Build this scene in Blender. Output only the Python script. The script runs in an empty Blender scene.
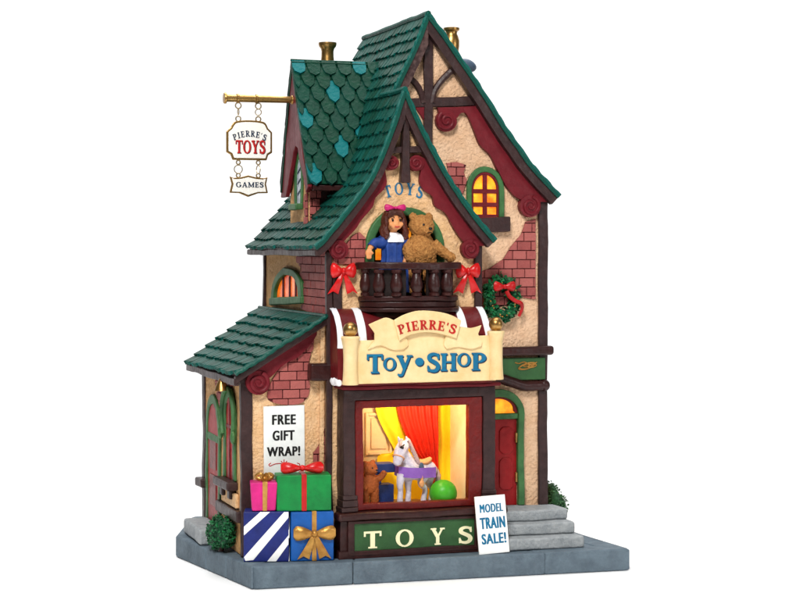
import bpy, bmesh, math, random
from mathutils import Vector as V, Matrix
random.seed(11)
R = random.random
PI = math.pi
S = 0.0005                     # one modelling unit is half a millimetre: the shop is about 0.3 m tall
SC = bpy.context.scene
COL = SC.collection

# ------------------------------------------------------------------ camera frame
YAW = math.radians(18); CY, SY = math.cos(YAW), math.sin(YAW)
def world(r, f, h):
    dr, df = r + 148, f - 1800
    return V((CY*dr + SY*df, -SY*dr + CY*df, 343 + h))
def q(px, py, Y):              # the point of the plane Y = const
    a, b = (px - 400)/1800, (247 - py)/1800
    f = (Y + 148*SY + 1800*CY)/(CY - SY*a)
    return world(a*f, f, b*f)
def qx(px, py, X):             # the point of the plane X = const
    a, b = (px - 400)/1800, (247 - py)/1800
    f = (X - 148*CY + 1800*SY)/(CY*a + SY)
    return world(a*f, f, b*f)

class Pl:
    def __init__(s, o, e1, e2, n): s.o, s.e1, s.e2, s.n = V(o), V(e1), V(e2), V(n)
    def p(s, a, b, d=0): return s.o + s.e1*a + s.e2*b + s.n*d
def F(Y): return Pl((0, Y, 0), (1, 0, 0), (0, 0, 1), (0, -1, 0))
def L(X): return Pl((X, 0, 0), (0, -1, 0), (0, 0, 1), (-1, 0, 0))
def fi(Y, pts): return [(v.x, v.z) for v in (q(x, y, Y) for x, y in pts)]
def li(X, pts): return [(-v.y, v.z) for v in (qx(x, y, X) for x, y in pts)]

# ------------------------------------------------------------------ materials
def lin(h, k=1.0):
    h = h.lstrip('#')
    o = []
    for i in (0, 2, 4):
        c = int(h[i:i+2], 16)/255
        o.append((c/12.92 if c <= .04045 else ((c+.055)/1.055)**2.4)*k)
    return (*o, 1)
MATS = {}
def mat(name, c1, c2=None, rough=.45, bump=.25, bscale=.18, var=.5, vscale=.06, metal=0, tint=None, k=1.0, spec=.32, fine=None, emit=0, coat=0, bdist=2.5, edge=None, edge_k=.45):
    m = bpy.data.materials.new(name); m.use_nodes = True
    nt = m.node_tree; N = nt.nodes; LK = nt.links
    b = N['Principled BSDF']
    b.inputs['Roughness'].default_value = rough; b.inputs['Metallic'].default_value = metal
    b.inputs['Specular IOR Level'].default_value = spec; b.inputs['Coat Weight'].default_value = coat
    b.inputs['Coat Roughness'].default_value = .25
    tc = N.new('ShaderNodeTexCoord'); mp = N.new('ShaderNodeMapping')
    mp.inputs['Scale'].default_value = (1/S,)*3
    LK.new(tc.outputs['Object'], mp.inputs['Vector'])
    n1 = N.new('ShaderNodeTexNoise'); n1.inputs['Scale'].default_value = vscale; n1.inputs['Detail'].default_value = 5; n1.inputs['Roughness'].default_value = .65
    LK.new(mp.outputs[0], n1.inputs['Vector'])
    rp = N.new('ShaderNodeMapRange'); rp.inputs[1].default_value = .5 - var*.4; rp.inputs[2].default_value = .5 + var*.4
    rp.inputs[1].default_value = .35; rp.inputs[2].default_value = .68
    LK.new(n1.outputs['Fac'], rp.inputs[0])
    mx = N.new('ShaderNodeMix'); mx.data_type = 'RGBA'
    mx.inputs[6].default_value = lin(c1, k); mx.inputs[7].default_value = lin(c2 or c1, k)
    LK.new(rp.outputs[0], mx.inputs[0]); out = mx.outputs[2]
    if tint:
        at = N.new('ShaderNodeAttribute'); at.attribute_name = 'tint'
        m2 = N.new('ShaderNodeMix'); m2.data_type = 'RGBA'; m2.inputs[7].default_value = lin(tint, k)
        LK.new(out, m2.inputs[6]); LK.new(at.outputs['Fac'], m2.inputs[0]); out = m2.outputs[2]
    if edge:                 # dry-brushed paint caught on the raised edges of the casting
        ge = N.new('ShaderNodeNewGeometry'); er = N.new('ShaderNodeMapRange'); er.inputs[1].default_value = .54; er.inputs[2].default_value = .66
        n3 = N.new('ShaderNodeTexNoise'); n3.inputs['Scale'].default_value = .22; n3.inputs['Detail'].default_value = 3
        LK.new(mp.outputs[0], n3.inputs['Vector'])
        r3 = N.new('ShaderNodeMapRange'); r3.inputs[1].default_value = .38; r3.inputs[2].default_value = .62; r3.inputs[4].default_value = edge_k
        LK.new(n3.outputs['Fac'], r3.inputs[0]); LK.new(ge.outputs['Pointiness'], er.inputs[0])
        mu = N.new('ShaderNodeMath'); mu.operation = 'MULTIPLY'; LK.new(er.outputs[0], mu.inputs[0]); LK.new(r3.outputs[0], mu.inputs[1])
        m3 = N.new('ShaderNodeMix'); m3.data_type = 'RGBA'; m3.inputs[7].default_value = lin(edge, k)
        LK.new(mu.outputs[0], m3.inputs[0]); LK.new(out, m3.inputs[6]); out = m3.outputs[2]
    LK.new(out, b.inputs['Base Color'])
    n2 = N.new('ShaderNodeTexNoise'); n2.inputs['Scale'].default_value = bscale; n2.inputs['Detail'].default_value = 4
    LK.new(mp.outputs[0], n2.inputs['Vector'])
    bp = N.new('ShaderNodeBump'); bp.inputs['Strength'].default_value = bump; bp.inputs['Distance'].default_value = bdist*S
    LK.new(n2.outputs['Fac'], bp.inputs['Height']); LK.new(bp.outputs[0], b.inputs['Normal'])
    rr = N.new('ShaderNodeMapRange'); rr.inputs[3].default_value = max(.05, rough - .12); rr.inputs[4].default_value = rough + .15
    LK.new(n1.outputs['Fac'], rr.inputs[0]); LK.new(rr.outputs[0], b.inputs['Roughness'])
    if emit:
        LK.new(out, b.inputs['Emission Color']); b.inputs['Emission Strength'].default_value = emit
    MATS[name] = m
    return m
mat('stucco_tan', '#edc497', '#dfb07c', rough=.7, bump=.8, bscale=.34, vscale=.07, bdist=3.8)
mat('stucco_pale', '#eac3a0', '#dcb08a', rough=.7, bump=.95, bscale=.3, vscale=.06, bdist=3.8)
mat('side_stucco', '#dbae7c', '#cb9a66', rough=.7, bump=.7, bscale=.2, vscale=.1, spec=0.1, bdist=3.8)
mat('brick', '#9a4c49', '#7f3a3a', rough=.6, bump=.45, bscale=.3, vscale=.12, tint='#b0645e', spec=0.15, edge='#a8655e')
mat('mortar', '#5e1f24', '#4a161b', rough=.8)
mat('timber', '#3c2726', '#2b1a1a', rough=.42, bump=.45, bscale=.12, vscale=.09, edge='#6f5550')
mat('timber_warm', '#381917', '#280f0e', rough=.36, bump=.35, bscale=.15, vscale=.09, edge='#6a423c')
mat('oxblood', '#6f1f27', '#611820', rough=.4, bump=.3, bscale=.12, vscale=.07, spec=.14, edge='#a04a4c')
mat('door_red', '#a3181d', '#8a1216', rough=.42, bump=.2, spec=0.2, edge='#c44a42')
mat('frame_red', '#6e1512', '#560e0c', rough=.38, bump=.4, bscale=.25, edge='#a8392c')
mat('shingle', '#063d2e', '#042f23', rough=.42, bump=.35, bscale=.3, vscale=.1, tint='#12756f', spec=.14)
mat('dormer_shingle', '#053c2a', '#043022', rough=.42, bump=.3, bscale=.25, vscale=.08, tint='#05696c', spec=.14)
mat('rim_green', '#08402f', '#063226', rough=.42, bump=.5, bscale=.2, vscale=.1, tint='#12756f', spec=0.2)
mat('frame_green', '#41713f', '#2f5a33', rough=.5, bump=.35, bscale=.2, edge='#7ba36c')
mat('panel_green', '#2f5a30', '#274a27', rough=.5, bump=.3)
mat('gold', '#c79f62', '#97703a', rough=.32, metal=.9, bump=.08, bscale=.15)
mat('gold_paint', '#c8994f', '#a06d30', rough=.35, metal=.55, bump=.3, bscale=.2)
mat('slate', '#64747f', '#505d68', rough=.7, bump=.6, bscale=.3, vscale=.05, edge='#93a5b3')
mat('slate_dark', '#6d8193', '#57697a', rough=.65, bump=.4, bscale=.16, vscale=.05)
mat('step_grey', '#a4a8aa', '#878d91', rough=.7, bump=.7, bscale=.3, vscale=.12, edge='#d5d9da')
mat('knob_slate', '#46576b', '#394a5c', rough=.5)
mat('cream', '#f1d7a4', '#e4c288', rough=.5, bump=.25, bscale=.1, vscale=.04)
mat('letter_teal', '#0f7299', '#0b5f86', rough=.45, bump=.1)
mat('letter_blue', '#23719b', '#2b6380', rough=.5, bump=.1)
mat('letter_dark', '#142b45', rough=.5, bump=.1)
mat('letter_black', '#0c0c0c', rough=.5, bump=.05)
mat('letter_red', '#c3231f', '#a81c1a', rough=.45, bump=.1)
mat('letter_cream', '#f6f0c4', rough=.5, bump=.1)
mat('paper_white', '#fbfbf8', '#f2f3f0', rough=.55, bump=.08, bscale=.05)
mat('paper_grey', '#eef1ee', '#dfe4e1', rough=.6, bump=.12, bscale=.05)
mat('enamel_white', '#fbf8f2', '#f4efe6', rough=.35, bump=.05)
mat('snow', '#f7f7f8', '#e6e8ee', rough=.6, bump=.5, bscale=.2)
mat('bow_red', '#d91c1c', '#b81214', rough=.3, bump=.2, bscale=.1, coat=.2)
mat('ribbon_red', '#c01a1c', '#9d1013', rough=.35, bump=.2)
mat('wrap_green', '#078a3e', '#066f33', rough=.45, bump=.25)
mat('wrap_pink', '#d61f80', '#bb196d', rough=.45, bump=.25)
mat('wrap_blue', '#0a59ab', '#084b93', rough=.4, bump=.25)
mat('wrap_navy', '#1b2a78', '#141f60', rough=.45, bump=.25)
mat('leaf', '#0d5a34', '#063a20', rough=.45, bump=.4, bscale=.3, vscale=.2, tint='#1f8a4e')
mat('leaf_shrub', '#135231', '#07301b', rough=.5, bump=.4, bscale=.3, vscale=.2, tint='#1b7a40')
mat('leaf_olive', '#2e5a35', '#173a20', rough=.55, bump=.4, bscale=.3, vscale=.2, tint='#4a7a48')
mat('skin', '#e8a06a', '#dc9059', rough=.5, bump=.05)
mat('hair', '#5a2617', '#3a170e', rough=.4, bump=.7, bscale=.35)
mat('dress_blue', '#1b3f8f', '#13306f', rough=.5, bump=.3, bscale=.15, vscale=.1, tint='#3a63b5')
mat('bow_pink', '#cf2675', '#b51a62', rough=.4)
mat('bear_fur', '#c48b4c', '#99622f', rough=.8, bump=1.0, bscale=.55, vscale=.35)
mat('bear_orange', '#a2531f', '#864015', rough=.7, bump=.6, bscale=.3)
mat('dark_eye', '#1a0f0b', rough=.25)
mat('lips', '#b33a34', rough=.4)
mat('horse_white', '#dad4dc', '#b9b1c0', rough=.5, bump=.5, bscale=.25, vscale=.2)
mat('mane', '#c9aca6', '#ab8b88', rough=.6, bump=.7, bscale=.35)
mat('violet', '#8d5fb4', '#7a4ba2', rough=.5)
mat('saddle', '#dba26c', '#c8834c', rough=.5)
mat('toy_navy', '#22346b', '#1a2857', rough=.45)
mat('ball_green', '#45a626', '#39941d', rough=.4, bump=.15)
mat('curtain_red', '#e0331a', '#cc2412', rough=.55, bump=.2)
mat('curtain_yellow', '#ffd812', '#f7c80c', rough=.6, bump=.1)
mat('case_cream', '#f7dcae', '#f1cf9a', rough=.6, bump=.15)
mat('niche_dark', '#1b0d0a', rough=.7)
mat('silver_pane', '#dfe3ea', '#9aa3b4', rough=.25, vscale=.2)
mat('wire', '#c8b79a', '#a8926c', rough=.35, metal=.7)
mat('ground_white', '#fefefe', rough=.6, bump=0)
def lit(name, c1, c2, st, vs=.1):
    m = mat(name, c1, c2, rough=.25, bump=.15, vscale=vs, emit=st, k=.9)
    return m
lit('pane_yellow', '#ffb52c', '#f8640a', 1.0, .05)
lit('pane_orange', '#ff7a14', '#c83408', .7, .06)

# ------------------------------------------------------------------ mesh builder
from mathutils import noise as NZ
WARP = set('corner_post king_post collar_beam barge_board rake_board roof_rim cornice sill display_window frame stall_riser head_moulding eave_fascia annex_fascia step roof annex_roof gable_roof dormer_roof verge_board arch_frame wall_rail beam_end short_post pilaster_foot scroll_bracket door_frame window door_step awning white_stripe balcony rail dormer_fascia wall_plate'.split())
FINE = set('roof annex_roof gable_roof dormer_roof'.split())
def warp(p): return p + NZ.noise_vector(p/42)*1.15 + NZ.noise_vector(p/13 + V((7, 3, 1)))*.38
class MB:
    def __init__(s): s.v, s.f, s.m, s.t = [], [], [], []; s.mat = 0; s.tint = 0.0; s.names = []
    def use(s, name):
        if name not in s.names: s.names.append(name)
        s.mat = s.names.index(name); return s
    def add(s, vs, fs, tints=None):
        o = len(s.v); s.v += [V(v) for v in vs]
        for i, f in enumerate(fs):
            s.f.append([o + j for j in f]); s.m.append(s.mat); s.t.append(tints[i] if tints else s.tint)
    def ext(s, pts, vec):              # extrude a 3D polygon
        n = len(pts); vec = V(vec)
        s.add(list(pts) + [V(p) + vec for p in pts],
              [list(range(n))[::-1], list(range(n, 2*n))] + [[i, (i+1) % n, n + (i+1) % n, n + i] for i in range(n)])
    def prism(s, pl, pts, d0, d1):
        s.ext([pl.p(a, b, d0) for a, b in pts], pl.n*(d1 - d0))
    def box(s, x0, x1, y0, y1, z0, z1):
        s.ext([V((x0, y0, z0)), V((x1, y0, z0)), V((x1, y1, z0)), V((x0, y1, z0))], (0, 0, z1 - z0))
    def rect(s, pl, a0, a1, b0, b1, d0, d1): s.prism(pl, [(a0, b0), (a1, b0), (a1, b1), (a0, b1)], d0, d1)
    def tube(s, path, r, seg=10, closed=False, flat=1.0, up=None):
        path = [V(p) for p in path]; n = len(path)
        rs = r if isinstance(r, (list, tuple)) else [r]*n
        vs = []; prev = None
        for i, p in enumerate(path):
            a = path[(i-1) % n] if (closed or i > 0) else p
            b = path[(i+1) % n] if (closed or i < n-1) else p
            t = (b - a).normalized()
            if prev is None:
                u = V(up) if up else (V((0, 0, 1)) if abs(t.z) < .9 else V((0, 1, 0)))
            else: u = prev
            x = (u - t*u.dot(t)).normalized(); prev = x
            y = t.cross(x)
            for k in range(seg):
                an = 2*PI*k/seg
                vs.append(p + x*math.cos(an)*rs[i] + y*math.sin(an)*rs[i]*flat)
        fs = []
        for i in range(n if closed else n-1):
            j = (i+1) % n
            for k in range(seg):
                l = (k+1) % seg
                fs.append([i*seg+k, i*seg+l, j*seg+l, j*seg+k])
        if not closed: fs += [list(range(seg))[::-1], [(n-1)*seg+k for k in range(seg)]]
        s.add(vs, fs)
    def lathe(s, o, prof, axis=(0, 0, 1), seg=20):   # prof: (radius, height)
        o = V(o); ax = V(axis).normalized()
        x = ax.orthogonal().normalized(); y = ax.cross(x)
        vs = []; n = len(prof)
        for r, h in prof:
            for k in range(seg):
                an = 2*PI*k/seg
                vs.append(o + ax*h + (x*math.cos(an) + y*math.sin(an))*max(r, .01))
        fs = [[i*seg+k, i*seg+(k+1) % seg, (i+1)*seg+(k+1) % seg, (i+1)*seg+k] for i in range(n-1) for k in range(seg)]
        fs += [list(range(seg))[::-1], [(n-1)*seg+k for k in range(seg)]]
        s.add(vs, fs)
    def ell(s, c, r, seg=16, rings=10, rot=None):
        c = V(c); r = r if isinstance(r, (list, tuple)) else (r, r, r)
        vs = [V((0, 0, r[2]))]; fs = []
        for i in range(1, rings):
            th = PI*i/rings
            for k in range(seg):
                an = 2*PI*k/seg
                vs.append(V((r[0]*math.sin(th)*math.cos(an), r[1]*math.sin(th)*math.sin(an), r[2]*math.cos(th))))
        vs.append(V((0, 0, -r[2])))
        for k in range(seg): fs.append([0, 1+k, 1+(k+1) % seg])
        for i in range(rings-2):
            for k in range(seg):
                a = 1+i*seg; b = a+seg
                fs.append([a+k, b+k, b+(k+1) % seg, a+(k+1) % seg])
        a = 1+(rings-2)*seg; l = len(vs)-1
        for k in range(seg): fs.append([a+k, l, a+(k+1) % seg])
        if rot is not None: vs = [rot @ v for v in vs]
        s.add([c + v for v in vs], fs)
    def build(s, name, mats=None, parent=None, bevel=0, smooth=True, remesh=0, origin=None, sub=0, seg=2, disp=0):
        names = s.names or [mats]
        me = bpy.data.meshes.new(name)
        root = parent
        org = V(origin) if origin is not None else (V(parent['_o']) if parent is not None else V((0, 0, 0)))
        V_, F_, M_, T_ = s.v, s.f, s.m, s.t
        if name in WARP and name not in FINE:      # cut long runs so that the casting's slight unevenness shows
            bw = bmesh.new(); vv = [bw.verts.new(v) for v in V_]; lm = bw.faces.layers.int.new('k')
            for i, f in enumerate(F_):
                try: fc = bw.faces.new([vv[j] for j in f]); fc[lm] = i
                except ValueError: pass
            for ax in range(3):
                lo, hi = min(v.co[ax] for v in bw.verts), max(v.co[ax] for v in bw.verts); st = 9.0; x = lo + st
                cs = sorted(v.co[ax] for v in bw.verts)
                while x < hi - 2:
                    for sh_ in (0, 2, -2, 4, -4):
                        if not any(abs(c - x - sh_) < 3 for c in cs): x += sh_; break
                    else: x += 4; continue
                    no = [0, 0, 0]; no[ax] = 1; co_ = [0, 0, 0]; co_[ax] = x
                    bmesh.ops.bisect_plane(bw, geom=bw.verts[:] + bw.edges[:] + bw.faces[:], plane_co=co_, plane_no=no); x += st
            bw.verts.index_update(); ks = [f[lm] for f in bw.faces]
            V_ = [v.co.copy() for v in bw.verts]; F_ = [[v.index for v in f.verts] for f in bw.faces]
            M_ = [s.m[k] for k in ks]; T_ = [s.t[k] for k in ks]; bw.free()
        if name in WARP: V_ = [warp(v) for v in V_]
        me.from_pydata([((v - org)*S)[:] for v in V_], [], F_)
        for nm in names: me.materials.append(MATS[nm])
        for p, i in zip(me.polygons, M_): p.material_index = i
        ca = me.color_attributes.new('tint', 'FLOAT_COLOR', 'CORNER')
        for p, t in zip(me.polygons, T_):
            for li_ in p.loop_indices: ca.data[li_].color = (t, t, t, 1)
        bm = bmesh.new(); bm.from_mesh(me); bmesh.ops.recalc_face_normals(bm, faces=bm.faces); bm.to_mesh(me); bm.free()
        ob = bpy.data.objects.new(name, me); COL.objects.link(ob)
        if parent is not None: ob.parent = parent
        else: ob.location = org*S
        ob['_o'] = org[:]
        if remesh:
            md = ob.modifiers.new('r', 'REMESH'); md.mode = 'VOXEL'; md.voxel_size = remesh*S; md.use_smooth_shade = True
            md = ob.modifiers.new('s', 'SMOOTH'); md.factor = .5; md.iterations = 4
        if bevel:
            md = ob.modifiers.new('b', 'BEVEL'); md.width = bevel*S; md.segments = seg; md.limit_method = 'ANGLE'; md.angle_limit = math.radians(38)
            md.harden_normals = True
        if sub:
            md = ob.modifiers.new('u', 'SUBSURF'); md.levels = sub; md.render_levels = sub
        if smooth:
            for p in me.polygons: p.use_smooth = True
            if not remesh:
                try: me.set_sharp_from_angle(angle=math.radians(40))
                except Exception: pass
        return ob

def thing(name, label, cat, loc, group=None):
    o = bpy.data.objects.new(name, None); COL.objects.link(o)
    o.empty_display_size = .01; o.location = V(loc)*S; o['_o'] = V(loc)[:]
    o['label'] = label; o['category'] = cat
    if group: o['group'] = group
    return o
def tag(o, label, cat, group=None):
    o['label'] = label; o['category'] = cat
    if group: o['group'] = group
    return o
def structure(o): o['kind'] = 'structure'; return o
def dup(o, delta, label, parent=None):
    c = o.copy(); COL.objects.link(c)
    if parent: c.parent = parent
    else: c.location = o.location + V(delta)*S; c['label'] = label
    for ch in list(o.children): dup(ch, delta, label, c)
    return c

# ------------------------------------------------------------------ curve helpers
def smooth_path(pts, n=6):
    pts = [V((*p, 0)) if len(p) == 2 else V(p) for p in pts]; out = []
    for i in range(len(pts)-1):
        p0, p1, p2, p3 = pts[max(i-1, 0)], pts[i], pts[i+1], pts[min(i+2, len(pts)-1)]
        for k in range(n):
            t = k/n
            out.append(.5*((2*p1) + (p2-p0)*t + (2*p0-5*p1+4*p2-p3)*t*t + (3*p1-p0-3*p2+p3)*t**3))
    out.append(pts[-1]); return out
def sp2(pts, n=6): return [(v.x, v.y) for v in smooth_path(pts, n)]
def resample(pts, n):
    pts = [V((p[0], p[1], 0)) for p in pts]
    d = [0]
    for a, b in zip(pts, pts[1:]): d.append(d[-1] + (b-a).length)
    out = []; j = 0
    for k in range(n+1):
        t = d[-1]*k/n
        while j < len(pts)-2 and d[j+1] < t: j += 1
        u = (t-d[j])/max(d[j+1]-d[j], 1e-6)
        p = pts[j].lerp(pts[j+1], min(max(u, 0), 1)); out.append((p.x, p.y))
    return out, d[-1]
def offs(pts, d, side):     # offset a ridge-to-eave profile outward by d; side -1 left slope, +1 right
    out = []
    for i in range(len(pts)):
        a = V(pts[max(i-1, 0)]); b = V(pts[min(i+1, len(pts)-1)]); t = (b-a).normalized()
        n = V((t.y, -t.x)) if side < 0 else V((-t.y, t.x))
        p = V(pts[i]) + n*d
        if i == 0: p = V((pts[0][0], pts[0][1] + d/max(n.y, .2)))      # mitred at the ridge
        elif d < 0 and (p.x - pts[0][0])*side < 0: p = V((pts[0][0], pts[0][1] + d/max(n.y, .2)))
        out.append((p.x, p.y))
    return out
def arch(cx, zs, r, zb, n=16, rz=None):
    rz = rz or r
    return [(cx-r, zb)] + [(cx - r*math.cos(PI*k/n), zs + rz*math.sin(PI*k/n)) for k in range(n+1)] + [(cx+r, zb)]
def band(outer, inner): return outer + inner[::-1]
def frame4(mb, pl, o, i, d0, d1):     # o, i = (a0, a1, b0, b1): four mitred rails
    R_ = [[(o[0], o[2]), (o[1], o[2]), (o[1], o[3]), (o[0], o[3])], [(i[0], i[2]), (i[1], i[2]), (i[1], i[3]), (i[0], i[3])]]
    vs = [pl.p(*p, d) for d in (d0, d1) for r in R_ for p in r]; fs = []
    for k in range(4):
        l = (k+1) % 4
        fs += [[k, l, 4+l, 4+k], [8+k, 8+l, 12+l, 12+k], [k, l, 8+l, 8+k], [4+k, 4+l, 12+l, 12+k]]
    mb.add(vs, fs)
def disc(pl, a, b, r, d0, d1, mb, seg=18):
    mb.prism(pl, [(a + r*math.cos(2*PI*k/seg), b + r*math.sin(2*PI*k/seg)) for k in range(seg)], d0, d1)
def scroll(mb, pl, a, b, r, d0, d1, turn=1, start=0):
    disc(pl, a, b, r, d0, d1, mb)
    n = 34; pts = []; rs = []
    for k in range(n):
        t = k/(n-1); rad = r*.86*(1-t*.86); an = start + turn*t*1.7*2*PI
        pts.append(pl.p(a + rad*math.cos(an), b + rad*math.sin(an), d1)); rs.append(r*(.2 - .06*t))
    mb.tube(pts, rs, seg=8)
def bow_shape(mb, c, e1, e2, n, w, h, th):
    c, e1, e2, n = V(c), V(e1), V(e2), V(n)
    for sg in (-1, 1):
        rows = 9; seg = 12; vs = []
        for i in range(rows):
            t = i/(rows-1)
            x = sg*w*(.04 + .46*t); hh = h*(.16 + .36*math.sin(min(t*1.25, 1)*PI/2))*(1 if t < .8 else (.97 if t < .9 else (.88 if t < .99 else .55)))
            dd = th*(.35 + .75*math.sin(PI*min(t, .96)))
            for k in range(seg):
                an = 2*PI*k/seg
                crease = 1 - .28*abs(math.sin(an))**6*0
                vs.append(c + e1*x + e2*(hh*math.sin(an)*crease + .06*h*t) + n*(dd*math.cos(an) + th*.3))
        fs = [[i*seg+k, i*seg+(k+1) % seg, (i+1)*seg+(k+1) % seg, (i+1)*seg+k] for i in range(rows-1) for k in range(seg)]
        fs += [list(range(seg)), [(rows-1)*seg+k for k in range(seg)]]
        mb.add(vs, fs)
    rot = Matrix((e1, n, e2)).transposed()
    mb.ell(c + n*th*.5, (w*.085, th*.95, h*.26), rot=rot, seg=12, rings=8)
def tails(mb, c, e1, e2, n, w, ln, th):
    c, e1, e2, n = V(c), V(e1), V(e2), V(n)
    for sg in (-1, 1):
        rows = 8; vs = []
        for i in range(rows):
            t = i/(rows-1); cx = sg*(.03*w + .3*w*t); hw = w*(.05 + .13*t); bulge = th*(.5*math.sin(t*PI*1.6)+.5)
            y = -ln*t
            for j, u in enumerate((-1, 0, 1)):
                yy = y - (0 if u else -.14*ln*(t**6))
                vs.append(c + e1*(cx + hw*u) + e2*yy + n*(bulge + (th*.45 if u == 0 else 0) + .3))
        for i in range(rows):
            for j in range(3): vs.append(vs[i*3+j] - n*(th*.5))
        o = rows*3; fs = []
        for i in range(rows-1):
            for j in range(2):
                a = i*3+j; fs.append([a, a+1, a+4, a+3]); fs.append([o+a, o+a+3, o+a+4, o+a+1])
            for a, b in ((i*3, i*3+3), (i*3+2, i*3+5)): fs.append([a, b, o+b, o+a])
        for j in range(2):
            fs.append([j, o+j, o+j+1, j+1]); a = (rows-1)*3+j; fs.append([a, a+1, o+a+1, o+a])
        mb.add(vs, fs)

# ------------------------------------------------------------------ lettering
TK, TN = .2, .09
def g_line(x0, y0, x1, y1, w):
    d = V((x1-x0, y1-y0)); n = V((-d.y, d.x)).normalized()*w/2
    return [(x0+n.x, y0+n.y), (x0-n.x, y0-n.y), (x1-n.x, y1-n.y), (x1+n.x, y1+n.y)]
def g_arc(cx, cy, rx, ry, a0, a1, thick=TK, thin=TN, n=20):
    o, i_ = [], []
    full = abs(a1-a0) >= 359
    quads = []
    for k in range(n+1):
        a = math.radians(a0 + (a1-a0)*k/n); t = thin + (thick-thin)*abs(math.cos(a))**1.3
        o.append((cx + rx*math.cos(a), cy + ry*math.sin(a)))
        i_.append((cx + (rx-t)*math.cos(a), cy + (ry-min(t, thin*1.15 + (thick-thin)*.35))*math.sin(a)))
    return ('strip', o, i_, full)
def g_poly(pts, w):
    pts = sp2(pts, 5); o, i_ = [], []
    for k in range(len(pts)):
        a = V(pts[max(k-1, 0)]); b = V(pts[min(k+1, len(pts)-1)]); t = (b-a).normalized(); u = k/(len(pts)-1)
        ww = w*(.5 + .55*math.sin(PI*u)); n = V((-t.y, t.x))*ww/2
        o.append((pts[k][0]+n.x, pts[k][1]+n.y)); i_.append((pts[k][0]-n.x, pts[k][1]-n.y))
    return ('strip', o, i_, False)
def sf(x0, x1, y): return g_line(x0, y, x1, y, .09)
SPT = [(.56, .74), (.5, .9), (.3, .95), (.12, .86), (.12, .68), (.3, .55), (.46, .44), (.54, .28), (.46, .1), (.28, .05), (.1, .12), (.05, .28)]
GL = {
 'I': (.36, [g_line(.18, 0, .18, 1, TK), sf(0, .36, .045), sf(0, .36, .955)]),
 'T': (.78, [g_line(.39, 0, .39, .95, TK), g_line(.02, .94, .76, .94, .12), g_line(.05, .7, .05, .99, .08), g_line(.73, .7, .73, .99, .08), sf(.2, .58, .045)]),
 'O': (.88, [g_arc(.44, .5, .44, .52, 0, 360)]),
 'Y': (.84, [g_line(.14, .97, .42, .46, TK), g_line(.7, .97, .42, .46, TN*1.2), g_line(.42, 0, .42, .5, TK), sf(0, .34, .955), sf(.56, .84, .955), sf(.24, .6, .045)]),
 'S': (.62, [g_poly(SPT, .2), g_line(.56, .66, .56, .97, .07), g_line(.05, .03, .05, .34, .07)]),
 'P': (.64, [g_line(.17, 0, .17, 1, TK), g_arc(.32, .72, .32, .28, 90, -90), g_line(.17, .955, .34, .955, .09), g_line(.17, .485, .34, .485, .09), sf(0, .36, .045), sf(0, .2, .955)]),
 'R': (.72, [g_line(.17, 0, .17, 1, TK), g_arc(.32, .74, .3, .26, 90, -90), g_line(.17, .955, .34, .955, .09), g_line(.17, .525, .34, .525, .09), g_line(.34, .5, .6, .02, TK*.9), sf(0, .34, .045), sf(0, .2, .955), sf(.5, .74, .045)]),
 'E': (.64, [g_line(.17, 0, .17, 1, TK), sf(0, .58, .955), sf(.17, .46, .5), sf(0, .6, .045), g_line(.57, .72, .57, .99, .06), g_line(.59, .01, .59, .28, .06), g_line(.46, .36, .46, .64, .06)]),
 "'": (.2, [g_line(.11, 1, .07, .7, .11)]),
 'G': (.86, [g_arc(.44, .5, .44, .52, 50, 330), g_line(.74, .05, .74, .42, TK*.8), sf(.56, .88, .42), g_line(.72, .68, .72, .97, .06)]),
 'A': (.86, [g_line(.12, .02, .42, 1, TN*1.2), g_line(.42, 1, .72, .02, TK), g_line(.24, .34, .6, .34, .08), sf(0, .27, .045), sf(.54, .88, .045)]),
 'M': (1.0, [g_line(.14, 0, .14, 1, TN*1.3), g_line(.86, 0, .86, 1, TK), g_line(.14, .98, .48, .1, TK*.9), g_line(.48, .1, .86, .98, TN), sf(0, .28, .045), sf(.7, 1, .045), sf(0, .18, .955), sf(.84, 1, .955)]),
 'H': (.84, [g_line(.17, 0, .17, 1, TK), g_line(.67, 0, .67, 1, TK), g_line(.17, .5, .67, .5, .09), sf(0, .34, .045), sf(.5, .84, .045), sf(0, .34, .955), sf(.5, .84, .955)]),
 'y': (.76, [g_line(.14, .68, .4, .02, TK), g_line(.64, .68, .3, -.22, .12), g_poly([(.33, -.16), (.26, -.3), (.14, -.33), (.06, -.26)], .13), sf(0, .32, .66), sf(.5, .78, .66)]),
 '.': (.3, [('disc', .15, .5, .15)]),
}
def glyph(mb, ch, fn, th, k0=0.0):
    """fn(x, y, d) -> 3D; strokes of one letter sit at slightly different heights"""
    for k, st in enumerate(GL[ch][1]):
        d1 = th + k0 + .05*k
        if isinstance(st, tuple) and st[0] == 'disc':
            _, cx, cy, r = st; st = [(cx + r*math.cos(2*PI*j/16), cy + r*math.sin(2*PI*j/16)) for j in range(16)]
        if isinstance(st, tuple):
            _, o, i_, full = st; n = len(o); vs = []
            for a, b in zip(o, i_): vs += [fn(*a, d1), fn(*b, d1), fn(*a, -.3), fn(*b, -.3)]
            fs = []
            for j in range(n-1):
                a = j*4; b = a+4
                fs += [[a, a+1, b+1, b], [a+2, b+2, b+3, a+3], [a, b, b+2, a+2], [a+1, a+3, b+3, b+1]]
            if not full: fs += [[0, 2, 3, 1], [(n-1)*4+j for j in (0, 1, 3, 2)]]
            mb.add(vs, fs)
        else:
            n = len(st)
            mb.add([fn(*p, d1) for p in st] + [fn(*p, -.3) for p in st],
                   [list(range(n)), list(range(n, 2*n))[::-1]] + [[j, n+j, n+(j+1) % n, (j+1) % n] for j in range(n)])
def word_width(w, gap=.1): return sum(GL[c][0] for c in w) + gap*(len(w)-1)
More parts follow.
